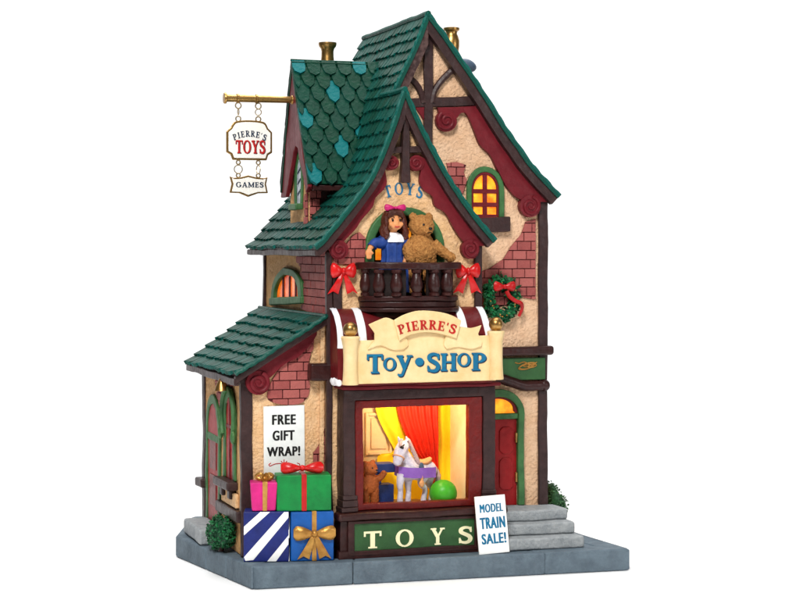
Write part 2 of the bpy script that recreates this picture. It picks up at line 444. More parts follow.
def word(mb, txt, pl, a0, a1, b0, h, th, gap=.1, arcf=None, d=0, sx=None):
    W_ = word_width(txt, gap); sc = (a1-a0)/W_; x = 0
    for c in txt:
        w = GL[c][0]
        if arcf:
            am = a0 + (x + w/2)*sc; dy, an = arcf((am - a0)/(a1-a0))
            def fn(gx, gy, dd, am=am, dy=dy, an=an, w=w):
                lx, ly = (gx - w/2)*sc, gy*h
                return pl.p(am + lx*math.cos(an) - ly*math.sin(an), b0 + dy + lx*math.sin(an) + ly*math.cos(an), d + dd)
        else:
            def fn(gx, gy, dd, x=x): return pl.p(a0 + (x + gx)*sc, b0 + gy*h, d + dd)
        glyph(mb, c, fn, th); x += w + gap
def sans(mb, txt, pl, a0, a1, b0, b1, th, d=0, bold=.012, heavy=.42):
    for i_, dx_ in enumerate((-heavy, 0, heavy)): sans_(mb, txt, pl, a0 + heavy + dx_, a1 - heavy + dx_, b0, b1, th + .04*i_, d, bold)
def sans_(mb, txt, pl, a0, a1, b0, b1, th, d, bold):
    cu = bpy.data.curves.new('t', 'FONT'); cu.body = txt; cu.extrude = .02; cu.offset = bold; cu.resolution_u = 4
    cu.space_character = 1.14
    ob = bpy.data.objects.new('t', cu); COL.objects.link(ob)
    dg = bpy.context.evaluated_depsgraph_get(); me = bpy.data.meshes.new_from_object(ob.evaluated_get(dg))
    vs = [v.co.copy() for v in me.vertices]; fs = [list(p.vertices) for p in me.polygons]
    x0, x1 = min(v.x for v in vs), max(v.x for v in vs); y0, y1 = min(v.y for v in vs), max(v.y for v in vs)
    mb.add([pl.p(a0 + (v.x-x0)/(x1-x0)*(a1-a0), b0 + (v.y-y0)/(y1-y0)*(b1-b0), d + (th if v.z > 0 else -.3)) for v in vs], fs)
    bpy.data.objects.remove(ob); bpy.data.meshes.remove(me); bpy.data.curves.remove(cu)

# ------------------------------------------------------------------ shingles and bricks
def shingles(mb, SF, wid, ln, tw, tl, th=2.2, round_=.35, jit=.6, tintf=None, over=.35, lip=.45):
    rows = max(1, round(ln/tl)); cols = max(1, round(wid/tw))
    for r in range(rows):
        off = .5 if r % 2 else 0
        for c in range(-1, cols+1):
            u0 = (c + off)/cols; u1 = u0 + 1/cols
            if u1 <= .02 or u0 >= .98: continue
            cu0, cu1 = max(u0, 0), min(u1, 1)
            if cu1 - cu0 < .25/cols: continue
            g = .06/cols; cu0 += g; cu1 -= g
            v0 = (r - (.5 if round_ >= .4 and r else 0))/rows; v1 = (r+1)/rows + (over*.35 if r < rows-1 else .1)/rows + (R()-.5)*.22/rows
            sh = [(0, 0), (1, 0), (1, 1-round_), (.88, 1-round_*.35), (.5, 1), (.12, 1-round_*.35), (0, 1-round_)]
            ex = (R()-.5)*jit; ey = (R()-.5)*jit
            top, bot, pts = [], [], []
            for a, b in sh:
                u = cu0 + (cu1-cu0)*a; v = v0 + (v1-v0)*b
                p, n = SF(u, v)
                up = .3 + th*b + ex*a*.5 + ey*b*.6 + (.25*th*math.sin(PI*a))
                top.append(p + n*max(up, .2)); bot.append(p - n*1.2)
            base = tintf(r, c, rows, cols) if tintf else R()*.25
            n_ = len(sh)
            i0 = len(mb.f)
            mid = []
            # inner ring a little up the tile, so that only the lip takes the lighter paint
            mb.add(top + bot, [list(range(n_))] + [[j, n_+j, n_+(j+1) % n_, (j+1) % n_] for j in range(n_)],
                   [base] + [min(1, base + (lip*R() if 1 <= j <= 5 else 0)) for j in range(n_)])
def patch_from_lines(P00, P10, prof=None):
    pass
def bilinear(A, B, C, D):      # A-B the top edge, D-C the bottom edge
    A, B, C, D = V(A), V(B), V(C), V(D)
    n = (B-A).cross(D-A).normalized()
    if n.z < 0: n = -n
    return lambda u, v: ((A.lerp(B, u)).lerp(D.lerp(C, u), v), n)
def profile_patch(prof, y0f, y1f):   # prof: fine XZ list from top to bottom
    n = len(prof)-1
    def SF(u, v):
        t = min(max(v, 0), 1.05)*n; i = min(int(t), n-1); k = t-i
        a, b = V(prof[i]), V(prof[i+1]); p = a + (b-a)*k
        y0, y1 = y0f(v), y1f(v)
        d = (b-a).normalized(); nr = V((d.y, 0, -d.x))
        if nr.z < 0: nr = -nr
        return V((p.x, y0 + (y1-y0)*u, p.y)), nr
    return SF
def clip_rect(poly, x0, x1, y0, y1):
    def cl(ps, ins, inter):
        o = []
        for i in range(len(ps)):
            a, b = ps[i-1], ps[i]
            if ins(b):
                if not ins(a): o.append(inter(a, b))
                o.append(b)
            elif ins(a): o.append(inter(a, b))
        return o
    def ix(x): return lambda a, b: (x, a[1] + (b[1]-a[1])*(x-a[0])/(b[0]-a[0]))
    def iy(y): return lambda a, b: (a[0] + (b[0]-a[0])*(y-a[1])/(b[1]-a[1]), y)
    for ins, it in ((lambda p: p[0] >= x0, ix(x0)), (lambda p: p[0] <= x1, ix(x1)), (lambda p: p[1] >= y0, iy(y0)), (lambda p: p[1] <= y1, iy(y1))):
        poly = cl(poly, ins, it)
        if len(poly) < 3: return []
    return poly
def area(p): return abs(sum(p[i-1][0]*p[i][1] - p[i][0]*p[i-1][1] for i in range(len(p))))/2
def bricks(pl, poly, bw, bh, parent, d=0, name='brick_patch'):
    mb = MB(); mb.use('mortar'); mb.prism(pl, poly, d-1, d+.7); mb.use('brick')
    x0, x1 = min(p[0] for p in poly), max(p[0] for p in poly); z0, z1 = min(p[1] for p in poly), max(p[1] for p in poly)
    r = 0; z = z0 - bh*.3
    while z < z1:
        x = x0 - bw*(1.2 if r % 2 else .7)
        while x < x1:
            w = bw*(.92 + .16*R())
            pp = clip_rect(poly, x+.55, x+w-.55, z+.5, z+bh-.5)
            if len(pp) > 2 and area(pp) > 8:
                mb.tint = .15 + .7*R(); mb.prism(pl, pp, d-.5, d + 1.9 + .9*R())
            x += w
        z += bh; r += 1
    return mb.build(name, parent=parent, bevel=.6)
# ================================================================== THE SETTING
mb = MB(); mb.use('ground_white')
mb.box(-650, 1050, -900, 560, -6, -.2)
structure(mb.build('ground', smooth=False))

base_poly = [(0, 0), (407, -18), (397, 90), (388, 345), (10, 352), (-36, 214)]
base = thing('model_base', 'blue-grey slab with paved rim that the whole toy shop stands on', 'base', (190, 160, 0))
def inset(poly, d):
    n = len(poly); out = []
    for i in range(n):
        a, b, c = V(poly[i-1]), V(poly[i]), V(poly[(i+1) % n])
        t1 = (b-a).normalized(); t2 = (c-b).normalized(); n1 = V((-t1.y, t1.x)); n2 = V((-t2.y, t2.x))
        m = (n1+n2).normalized(); out.append(tuple(b + m*(d/max(m.dot(n1), .3))))
    return out
mb = MB(); mb.use('slate')
ip = inset(base_poly, 6)
mb.ext([V((*p, 1)) for p in ip], (0, 0, 21))
mb.build('core', parent=base, bevel=1)
mb = MB(); mb.use('slate')
cuts = {0: [.255, .765], 1: [.5], 2: [.33, .66], 3: [.25, .5, .75], 4: [.3, .6], 5: [.42, .68]}
inn = inset(base_poly, 26)
for i in range(6):
    a, b, c, d = V(base_poly[i]), V(base_poly[(i+1) % 6]), V(inn[(i+1) % 6]), V(inn[i])
    cs = [0] + cuts[i] + [1]
    for t0, t1 in zip(cs, cs[1:]):
        g = .12/(b-a).length
        p = [a.lerp(b, t0+g*(t0 > 0)), a.lerp(b, t1-g*(t1 < 1)), d.lerp(c, t1-g*(t1 < 1)), d.lerp(c, t0+g*(t0 > 0))]
        zt = 23.2 + (R()-.5)*.5
        if t0 == 0:      # blunt the corner
            pb = a.lerp(V(base_poly[i-1]), 5/(a-V(base_poly[i-1])).length); p = [a.lerp(b, 5/(b-a).length)] + p[1:] + [pb]
            p = [p[0], p[1], p[2], p[3], p[4]]
        mb.ext([V((*x, 0)) for x in p], (0, 0, zt))
mb.build('rim', parent=base, bevel=2.2, seg=3)

# ================================================================== THE TOY SHOP
shop = thing('toy_shop', 'tall gabled miniature toy shop of tan stucco and brick with green shingle roofs', 'shop building', (200, 120, 23))
def part(mb, name, bevel=.8, **k): return mb.build(name, parent=k.pop('parent', shop), bevel=bevel, **k)

# ---- roof profiles (X, Z), ridge to eave
RL = sp2([(209, 592), (189, 545), (170, 506), (154.3, 463), (135.3, 417), (118.6, 394), (98, 368.3), (83, 350), (73, 342)], 6)
RR = sp2([(209, 592), (253, 534), (311, 452), (329, 430), (361, 398)], 6)
FRr = sp2([(170, 506), (189, 465.5), (220, 413.5), (242.5, 382), (271, 350)], 6)
kf = min(range(len(RL)), key=lambda i: abs(RL[i][1]-506))
RLt, RLb = RL[:kf+1], RL[kf:]
YB0, YB1 = 305, 342
def yback(z): return YB0 + (592-z)/(592-342)*(YB1-YB0)

def prof_solid(mb, prof, side, o0, o1, y0, y1):
    a = offs(prof, o0, side); b = offs(prof, o1, side)
    n = len(prof)
    for i in range(n-1):
        ps = [a[i], a[i+1], b[i+1], b[i]]
        mb.ext([V((x, y0, z)) for x, z in ps], (0, y1-y0, 0))
def prof_strip(mb, prof, side, o0, o1, y0, y1):
    a = offs(prof, o0, side); b = offs(prof, o1, side); n = len(prof)
    vs = []
    for p in a + b: vs.append(V((p[0], y0, p[1])))
    for p in a + b: vs.append(V((p[0], y1, p[1])))
    fs = []; m = 2*n
    for i in range(n-1):
        fs += [[i, i+1, n+i+1, n+i], [m+i, m+n+i, m+n+i+1, m+i+1], [i, m+i, m+i+1, i+1], [n+i, n+i+1, m+n+i+1, m+n+i]]
    fs += [[0, n, m+n, m], [n-1, m+n-1, m+2*n-1, 2*n-1]]
    mb.add(vs, fs)

# ---- main roof
mb = MB()
mb.use('timber'); prof_strip(mb, RLt, -1, -6, -1.2, 70, 306); prof_strip(mb, RLb, -1, -6, -1.2, 33, 325)
prof_strip(mb, RR, 1, -6, -1.2, 70, 306)
mb.use('shingle')
pr, ln = resample(RLt, 30)
shingles(mb, profile_patch(pr, lambda v: 67, lambda v: 306 + 6*v), 238, ln, 12.5, 14.5, 2.6, .25)
pr, ln = resample(RLb, 40); zs = [p[1] for p in pr]
shingles(mb, profile_patch(pr, lambda v: 29, lambda v: yback(506-164*v)), 300, ln, 12.5, 14.5, 2.6, .25)
pr, ln = resample(RR, 40)
shingles(mb, profile_patch(pr, lambda v: 67, lambda v: 306 + 8*v), 240, ln, 12.5, 14.5, 2.8, .25)
mb.tint = .15
mb.tube([V((209, y, 593)) for y in range(64, 308, 12)], 3.2, seg=8)
part(mb, 'roof', .35)
mb = MB(); mb.use('shingle')
pr, ln = resample(FRr, 30)
shingles(mb, profile_patch(pr, lambda v: 29, lambda v: 79.5), 52, ln, 12.5, 14.5, 2.6, .25)
mb.use('timber'); prof_strip(mb, FRr, 1, -6, -1.2, 33, 79)
mb.use('shingle'); mb.tint = .3; mb.tube([V((169.5, y, 507.5)) for y in range(26, 110, 8)], 3, seg=8)
part(mb, 'gable_roof', .35)

def wob(path, y, r0, amp, sgn=1):
    pts, rs = [], []
    p2, ln = resample(path, 52)
    for i, (x, z) in enumerate(p2):
        w = abs(math.sin(i*.9))*amp; pts.append(V((x, y + (R()-.5)*.8, z + w*.7))); rs.append(r0*(1 + .2*math.sin(i*1.35)))
    return pts, rs
for prof, sd, y in ((RLt, -1, 66), (RR, 1, 66), (RLb, -1, 28), (FRr, 1, 28)):
    mb = MB(); mb.use('rim_green'); mb.tint = .15
    prof_strip(mb, prof, sd, -3, .8, y-1.5, y+5)
    mb.tint = .38; pts, rs = wob(offs(prof, .9, sd), y, 1.9, 1.5); mb.tube(pts, rs, seg=8)
    part(mb, 'roof_rim', .7)
    mb = MB(); mb.use('timber'); prof_strip(mb, prof, sd, -12 if y > 50 else -10, -2.6, y+.6, y+9)
    part(mb, 'rake_board', 1.2)
mb = MB(); mb.use('timber'); mb.box(73.5, 80, 29, 338, 333.5, 340); part(mb, 'eave_fascia', 1.4)

# ---- walls
def under(prof, side, d): return offs(prof, -d, side)
X0, X1 = 92, 350
mb = MB(); mb.use('stucco_pale')
pl = F(80)
rr_in = under(RR, 1, 5); rl_in = under(RLt, -1, 5)
wall = [(256, 24), (X1, 24)] + [p for p in rr_in[::-1] if p[0] < X1-1] + [p for p in rl_in[1:]] + [(172, 345), (256, 345)]
mb.prism(pl, wall, -8, 0)
rear = part(mb, 'rear_wall', .6)
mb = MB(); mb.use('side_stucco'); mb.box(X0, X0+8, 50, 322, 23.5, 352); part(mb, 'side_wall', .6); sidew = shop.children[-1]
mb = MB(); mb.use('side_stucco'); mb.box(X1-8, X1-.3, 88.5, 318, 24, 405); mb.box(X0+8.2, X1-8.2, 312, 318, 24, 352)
mb.prism(F(318), [(X0+9, 352.3), (X1-9, 352.3), (X1-9, 405)] + [p for p in rr_in[::-1] if p[0] < X1-9 and p[1] > 405] + [p for p in under(RL, -1, 5) if p[1] > 353], 0, 5.5)
part(mb, 'back_wall', 0)
# front wing wall: an upside-down U round the balcony opening
pl = F(42)
ac = q(404.5, 248, 42); ax, az = ac.x, ac.z
flo = q(404, 312, 42).z
fin_l = under(RLb, -1, 5); fin_r = under(FRr, 1, 5)
outl = [p for p in fin_l if p[0] > X0+1][::-1]      # rising
outr = [p for p in fin_r if p[0] < 257]
ar_out = arch(ax, az, 45, flo)
mb = MB(); mb.use('stucco_tan')
inn_a = arch(ax, az, 36, flo)
mb.prism(pl, [(X0, flo), (X0, outl[0][1])] + outl + outr[1:] + [(258, outr[-1][1]), (258, flo)] + inn_a[::-1], -8, 0)
mb.rect(pl, X0, 258, 196, flo-.2, -8, 0)
fwall = part(mb, 'gable_wall', .6)
mb = MB(); mb.use('stucco_tan'); mb.box(258-7, 258, 50.3, 79.5, 23.5, 372); mb.box(X0+.2, 104, 42, 50, 23.5, 195.8); mb.box(250, 257.8, 42, 50, 23.5, 195.8); part(mb, 'wing_wall', .6)
# niche
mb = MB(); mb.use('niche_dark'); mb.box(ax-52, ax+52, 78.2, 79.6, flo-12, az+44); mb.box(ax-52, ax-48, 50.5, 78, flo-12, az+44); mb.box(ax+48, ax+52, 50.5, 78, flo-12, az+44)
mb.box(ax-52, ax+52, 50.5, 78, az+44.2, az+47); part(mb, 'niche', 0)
mb = MB(); mb.use('pane_yellow'); a, b = q(375.5, 260, 76), q(381, 245, 76); mb.box(a.x, b.x, 75.4, 76.6, a.z, b.z)
a, b = q(407, 240, 76), q(411, 228, 76); mb.box(a.x, b.x, 75.4, 76.6, a.z, b.z)
part(mb, 'niche_window', .3)
mb = MB(); mb.use('frame_green')
mb.prism(pl, band(arch(ax, az, 43.5, flo), arch(ax, az, 34, flo)), -6, 4.2); part(mb, 'arch_frame', 2.2, seg=3)

# ---- brick patches
bricks(F(42), fi(42, [(333, 256), (345, 246), (352, 236), (359, 232), (365, 238), (365, 264), (333, 264)]), 14, 9.4, fwall)
bricks(F(80), fi(80, [(446, 163), (456, 162), (466, 165), (463, 172), (466, 180), (461, 200), (449, 178)]), 15, 9.6, rear)
bricks(F(80), fi(80, [(535, 219), (525, 222), (521, 234), (511, 246), (503, 259), (490, 268), (480, 272), (480, 312), (505, 305), (521, 297), (531, 299), (535, 299)]), 16, 10, rear)
bricks(L(X0), li(X0, [(297, 250), (298, 262), (303, 268), (301, 276), (306, 282), (302, 292), (306, 300), (302, 308), (312, 313), (312, 318), (328, 318), (328, 250)]), 20, 8.6, sidew)

# ---- timbers on the rear gable
mb = MB(); mb.use('timber'); pl = F(80)
def quad_im(Y, pts, d0, d1): mb.prism(F(Y), fi(Y, pts), d0, d1)
quad_im(80, [(422.5, 34), (431.5, 34), (432, 160), (423, 160)], .2, 5)
part(mb, 'king_post', 1.2)
mb = MB(); mb.use('timber'); quad_im(80, [(408, 98.5), (474, 96.5), (474, 106), (408, 107.5)], .3, 4.4); part(mb, 'collar_beam', 1.2)
for pts in ([(432, 103), (434, 92), (441, 81), (452, 70)], [(423, 103), (421, 93), (416, 84), (406, 75)]):
    mb = MB(); mb.use('timber')
    mb.tube(smooth_path([q(x, y, 77.5) for x, y in pts], 5), 4, seg=8, flat=.9); part(mb, 'brace', 0)
mb = MB(); mb.use('timber'); quad_im(42, [(400, 100), (406, 100), (407.5, 168), (408.5, 183), (398, 183), (399.5, 168)], .2, 10); part(mb, 'king_post', 1.2)
mb = MB(); mb.use('timber'); quad_im(42, [(387, 147), (421, 146), (421, 152.5), (387, 153.5)], .4, 8); part(mb, 'collar_beam', 1.2)

# ---- carved barge boards with scrolls
def barge(Y, d0, d1, wavy, prof, side, scs, cut=0):
    mb = MB(); mb.use('oxblood'); pl = F(Y)
    inner = fi(Y - 5, wavy); inner = sp2(inner, 4)
    ztop, zbot = inner[0][1], inner[-1][1]
    outer = [p for p in offs(prof, -8, side) if zbot - 4 <= p[1] <= ztop + cut]
    mb.prism(pl, inner + outer[::-1], d0, d1)
    for (x, y, r, tn, st) in scs:
        (a, b), = fi(Y - 6, [(x, y)]); scroll(mb, pl, a, b, r, d0, d1+1.6, tn, st)
    return part(mb, 'barge_board', 1.1)
barge(42, .3, 6, [(388, 156), (385, 168), (387, 182), (384, 190), (376, 198), (373, 207), (362, 219), (357, 227), (349, 236), (340, 246)], RLb, -1,
      [(391.5, 163, 8, -1, .5), (339, 250, 10, 1, 2.0)])
barge(42, .3, 6, [(419, 156), (421, 168), (419.5, 181), (424, 190), (432, 196), (435, 206), (445, 213), (451, 224), (457, 234), (466, 246)], FRr, 1,
      [(416, 163, 8.4, 1, 2.6), (470, 249, 10.5, -1, 1.2)])
b = barge(80, .3, 6, [(474, 107), (463, 108), (468, 117), (474, 130), (480, 145), (490, 155), (497, 169), (505, 185), (514, 196), (525, 202)], RR, 1,
      [(530, 206, 12.5, -1, 1.4)], 2)
mb = MB(); mb.use('oxblood')
mb.prism(F(80), sp2(fi(80, [(436, 107.5), (475, 106.5)]), 2) + sp2(fi(80, [(474, 124), (468, 115), (460, 113), (456, 118)]), 3) + fi(80, [(446, 120), (438, 116)]), .25, 5.6)
(a_, b_), = fi(80, [(445, 121)]); scroll(mb, F(80), a_, b_, 12, .3, 6.5, 1, 2.2); part(mb, 'scroll_bracket', 1)
mb = MB(); mb.use('oxblood'); quad_im(80, [(414, 107.5), (424, 107.5), (424, 122)], .25, 4); part(mb, 'scroll_bracket', .6)

# ---- corner posts
def post(name, x0, x1, y0, y1, z0, z1, m='timber'):
    mb = MB(); mb.use(m); n = 10
    for i in range(n):
        pass
    mb.box(x0, x1, y0, y1, z0, z1); return part(mb, name, 1.3)
post('corner_post', 88.5, 95, 38.5, 46, 24, 338)
post('corner_post', 252, 261, 38.5, 46, 196.5, 352)
post('corner_post', 341, 352, 76.5, 90, 60, 408)
post('corner_post', 89.3, 96, 316, 324, 203, 338)
mb = MB(); mb.use('timber'); c = q(337, 300, 40); mb.box(c.x-4.5, c.x+5, 37, 42.2, c.z-14, c.z+28); part(mb, 'short_post', 1.4)

# ---- windows of the rear gable, the side and the dormer
def window(pl, outer, inner, muntins, sill, pane_m, label=None, pd=-1.5, fm='frame_green', fd=4):
    f = MB(); f.use(fm); f.prism(pl, band(outer, inner), .1, fd); fr = part(f, 'window', 1.4)
    p = MB(); p.use(pane_m); p.prism(pl, inner, .15, .9); p.build('pane', parent=fr)
    if muntins:
        k = MB(); k.use('oxblood')
        for seg_ in muntins: k.prism(pl, seg_, .3, 2.6)
        k.build('muntin', parent=fr, bevel=.5)
    if sill:
        k = MB(); k.use('timber'); k.prism(pl, sill, .1, 9); k.build('sill', parent=fr, bevel=1.4)
    return fr
pl = F(80)
(cx, cz), = fi(80, [(484.3, 190)]); zb = fi(80, [(484, 218)])[0][1]
oa, ia = arch(cx, cz, 22, zb, rz=26), arch(cx, cz, 16, zb, rz=19.5)
ib = arch(cx, cz, 13, zb, rz=16.5)
mt = [band(ia, arch(cx, cz, 13.4, zb+2.5, rz=16.5)), g_line(cx, zb, cx, cz+18, 5.2)]
for zz in (zb+1.5, zb+14.5, zb+29): mt.append(g_line(cx-14, zz, cx+14, zz, 4.8))
mt = [[(a, b) for a, b in m] for m in mt]
w = window(pl, oa, ia, None, fi(80, [(474, 218.5), (508, 217), (508, 232), (474, 233)]), 'pane_yellow')
k = MB(); k.use('oxblood')
k.prism(pl, mt[0], .3, 3)
for i, m in enumerate(mt[1:]): k.prism(pl, m, .35, 2.5 + .1*i)
k.build('muntin', parent=w, bevel=.7)
# side window (pointed arch)
pl = L(X0)
outer = sp2(li(X0, [(275, 305), (275.5, 290), (279, 277), (287, 268)]), 4) + sp2(li(X0, [(287.5, 267.5), (297, 270), (304, 278), (305.5, 290), (305.5, 303)]), 4)
inner = sp2(li(X0, [(278, 298), (278.5, 290), (282, 281), (288, 275)]), 4) + sp2(li(X0, [(288.5, 275), (296, 277), (300.5, 284), (301.5, 296)]), 4)
inb = li(X0, [(278, 298), (301.5, 296)])
f = MB(); f.use('frame_green'); f.prism(pl, band(outer, inner), .1, 5.5); f.prism(pl, li(X0, [(274.5, 298), (306, 296), (306, 303.5), (274.5, 305.5)]), .2, 7)
fr = part(f, 'window', 1.6)
p = MB(); p.use('pane_orange'); p.prism(pl, inner, .15, 1); p.build('pane', parent=fr)
k = MB(); k.use('mortar')
for i, x in enumerate((284, 290.5, 296.5)):
    k.prism(pl, li(X0, [(x, 297), (x+1.3, 297), (x+1.3, 275+i), (x, 275+i)]), .2, 2.2)
k.build('muntin', parent=fr, bevel=.5)

# ---- dormer on the left slope
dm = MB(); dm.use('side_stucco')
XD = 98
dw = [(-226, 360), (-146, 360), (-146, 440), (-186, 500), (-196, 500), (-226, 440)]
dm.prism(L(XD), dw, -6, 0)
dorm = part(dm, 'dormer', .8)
k = MB(); k.use('timber_warm'); k.box(XD+6.2, 165, 147, 153, 380, 440); k.build('side_panel', parent=dorm, bevel=.5)
k = MB(); k.use('timber_warm'); k.box(XD+6.2, 165, 221, 226, 380, 440); k.build('side_panel', parent=dorm, bevel=.5)
bricks(F(147), [(99, 372), (112, 374), (112, 414), (99, 414)], 9, 9, dorm, d=.3)
bricks(L(XD), [(-162, 362), (-147, 362), (-147, 425), (-156, 416), (-152, 402), (-160, 392), (-155, 378)], 11, 8.5, dorm, d=.3)
k = MB(); k.use('dormer_shingle')
teal = {(0, 0), (0, 4), (2, 2), (4, 0), (6, 2), (8, 0), (5, 3)}
A, B, C, D = (88.5, 189, 551), (212, 189, 553), (212, 119, 412), (90, 119, 411)
SFd = bilinear(A, B, C, D)
def tf(r, c, rows, cols): return .95 if (r, c) in teal else .06*R()
shingles(k, SFd, 118, 157, 16.2, 17, 2.6, .5, tintf=tf, lip=.3, over=.5)
A2, B2, C2, D2 = (88.5, 191, 551), (205, 191, 551), (205, 262, 408), (88, 243, 405)
shingles(k, bilinear(A2, B2, C2, D2), 118, 150, 16.2, 17, 2.6, .5, lip=.2, tintf=lambda *a: .04)
k.use('dormer_shingle'); k.tint = 0
def slab(mbx, a, b, c, d, t0, t1):
    a, b, c, d = map(V, (a, b, c, d)); n = (b-a).cross(d-a).normalized()
    if n.z < 0: n = -n
    mbx.ext([x - n*t0 for x in (a, b, c, d)], -n*(t1-t0))
slab(k, (89.5, 189, 551), (205, 189, 551), (205, 121, 412), (90.5, 121, 412), 1.3, 5)
slab(k, (89.5, 191, 551), (205, 191, 551), (205, 260, 408), (89, 241, 406), 1.3, 5)
k.use('dormer_shingle'); k.tint = .05; k.tube([V((x, 190, 551.2)) for x in (89, 130, 170, 205)], 1.6, seg=8)
k.build('dormer_roof', parent=dorm, bevel=.4)
k = MB(); k.use('oxblood')   # verge boards facing left
pl = L(94)
k.prism(pl, [(-190, 545), (-122, 408), (-131, 402), (-166, 452), (-177, 455), (-186, 448), (-207, 414), (-220, 400), (-243, 399)], -1.6, 3.4)
k.build('verge_board', parent=dorm, bevel=1.1)
k = MB(); k.use('timber_warm'); k.box(96, 142, 120, 127, 404, 410); k.build('dormer_fascia', parent=dorm, bevel=1)
pl = L(XD)
oa = sp2([(-200, 386), (-200, 418), (-195, 438), (-183, 451), (-171, 438), (-166, 418), (-166, 386)], 5)
ia = sp2([(-193, 391), (-193, 418), (-190, 432), (-183, 441), (-176, 432), (-173, 418), (-173, 391)], 5)
w = window(pl, oa, ia, None, [(-201, 384), (-165, 384), (-165, 391), (-201, 391)], 'silver_pane', fd=2.2)
w.children[-1].data.materials[0] = MATS['frame_green']
k = MB(); k.use('letter_dark')
for z in (400, 412, 424): k.prism(pl, [(-189, z), (-177, z+5), (-177, z+7.5), (-189, z+2.5)], .3, 1.5)
k.build('muntin', parent=w)

# ---- annex lean-to
AX, AY = 3.5, 55
an = MB(); an.use('stucco_tan')
an.prism(F(AY), [(AX, 24), (91.8, 24), (91.8, 264), (77, 262), (AX, 212)], -7, 0)
anw = part(an, 'annex_wall', .6)
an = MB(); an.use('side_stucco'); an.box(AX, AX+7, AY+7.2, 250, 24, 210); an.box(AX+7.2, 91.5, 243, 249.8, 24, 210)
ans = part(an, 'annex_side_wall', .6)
a = bricks(F(AY), sp2(fi(AY, [(314, 332), (296, 352), (281, 366), (270, 384), (267, 397), (272, 402), (283, 404.5), (297, 404), (306, 399), (309.5, 388), (308, 372), (309, 358), (313, 348)]), 3), 18, 9.4, anw)
bricks(F(AY), fi(AY, [(328, 424), (322, 432), (318, 446), (313, 453), (313, 476), (328, 478)]), 17, 9.4, anw)
bricks(L(AX), li(AX, [(216, 380), (234, 384), (230, 393), (231, 399), (226, 408), (224, 416), (221, 404), (219, 396), (218, 388)]), 17, 9, ans)
post('corner_post', 1, 13, 51.5, 60, 24, 214)
post('corner_post', 1.5, 8, 240, 252.5, 24, 207)
post('wall_plate', 84.5, 89.7, 50.5, 54.8, 24, 262, 'stucco_tan')
mb = MB(); mb.use('timber_warm'); c0 = q(308, 372, 50)
mb.box(c0.x, c0.x+24, 38, 54.8, c0.z-9, c0.z+9); part(mb, 'beam_end', 2.6, seg=3)
rf = MB(); rf.use('shingle')
T0, T1, E1, E0 = (86, 36, 271), (86, 330, 271), (-9, 296, 209.5), (-9, 36, 214)
shingles(rf, bilinear(T0, T1, E1, E0), 270, 115, 12.5, 16.3, 2.8, .3)
rf.use('timber'); slab(rf, (88, 39, 270), (88, 325, 270), (-6, 292, 209.5), (-6, 39, 213), 1.3, 7)
rf.use('rim_green'); rf.tint = .2; rf.tube([V(T0) + (V(E0)-V(T0))*t + V((0, -1, -.5 + .6*math.sin(t*60))) for t in [i/30 for i in range(31)]], 2.4, seg=8)
rf.tint = .15; rf.tube([V((87, 36, 271.4)), V((87, 330, 271.4))], 2.2, seg=8)
part(rf, 'annex_roof', .35)
mb = MB(); mb.use('timber'); a, b = V((84, 38, 262)), V((-8, 38, 203))
mb.ext([a, b, b + V((0, 0, 8)), a + V((0, 0, 7))], (0, 8, 0))
mb.box(-9, -3.5, 40, 291, 201, 208.5); part(mb, 'annex_fascia', 1.3)
mb = MB(); mb.use('oxblood'); pl = F(AY)
up_ = fi(AY, [(314, 324), (290, 341), (268, 358), (254, 368)]); lo_ = sp2(fi(AY, [(258, 384), (270, 376), (284, 364), (297, 357), (308, 345), (315, 334)]), 4)
mb.prism(pl, up_ + lo_, .2, 6); (a_, b_), = fi(AY, [(256.5, 382)]); scroll(mb, pl, a_, b_, 12.5, .3, 8, -1, 1.2); part(mb, 'barge_board', 1.1)

# annex side door and window (plane X = AX)
pl = L(AX)
def ai(pts): return li(AX, pts)
d0 = MB(); d0.use('door_red')
ya, yb = -222, -166
def aarch(ca, zs, r, zb, rz): return arch(ca, zs, r, zb, 14, rz)
zs = qx(214, 430, AX).z; zb_ = 40
d0.prism(pl, aarch(-194, zs, 29, zb_, 31), -.5, 1.2); door2 = part(d0, 'side_door', .5)
d0 = MB(); d0.use('frame_green'); d0.prism(pl, band(aarch(-194, zs, 37, zb_, 40), aarch(-194, zs, 28, zb_, 30)), .1, 3); d0.rect(pl, -221, -167, zs-12, zs-4, .2, 2.7)
d0.build('door_frame', parent=door2, bevel=1.5)
d0 = MB(); d0.use('frame_red'); d0.rect(pl, -210, -178, 58, 92, .9, 2.2); d0.rect(pl, -210, -178, 98, 130, .9, 2.05); d0.build('door_panel', parent=door2, bevel=.8)
w0 = MB(); w0.use('frame_green')
cA = -110; zs2 = qx(232, 420, AX).z
zb2 = qx(230, 478, AX).z
w0.prism(pl, band(aarch(cA, zs2, 29, zb2, 33), aarch(cA, zs2, 19, zb2, 24)), .1, 3); w2 = part(w0, 'window', 1.6)
w0 = MB(); w0.use('door_red'); w0.prism(pl, aarch(cA, zs2, 20, zb2, 25), .1, 1.2); w0.build('pane', parent=w2)
w0 = MB(); w0.use('oxblood'); w0.rect(pl, cA-1.8, cA+1.8, zb2, zs2+22, 1, 2.6); w0.rect(pl, cA-17, cA+17, zs2-9, zs2-5.5, 1.1, 2.4); w0.build('muntin', parent=w2, bevel=.5)
w0 = MB(); w0.use('timber'); w0.rect(pl, -142, -76, zb2-9, zb2, .1, 13); w0.rect(pl, -132, -120, zb2-19, zb2-9.2, .1, 8); w0.rect(pl, -98, -86, zb2-19, zb2-9.2, .1, 8); w0.build('sill', parent=w2, bevel=2)
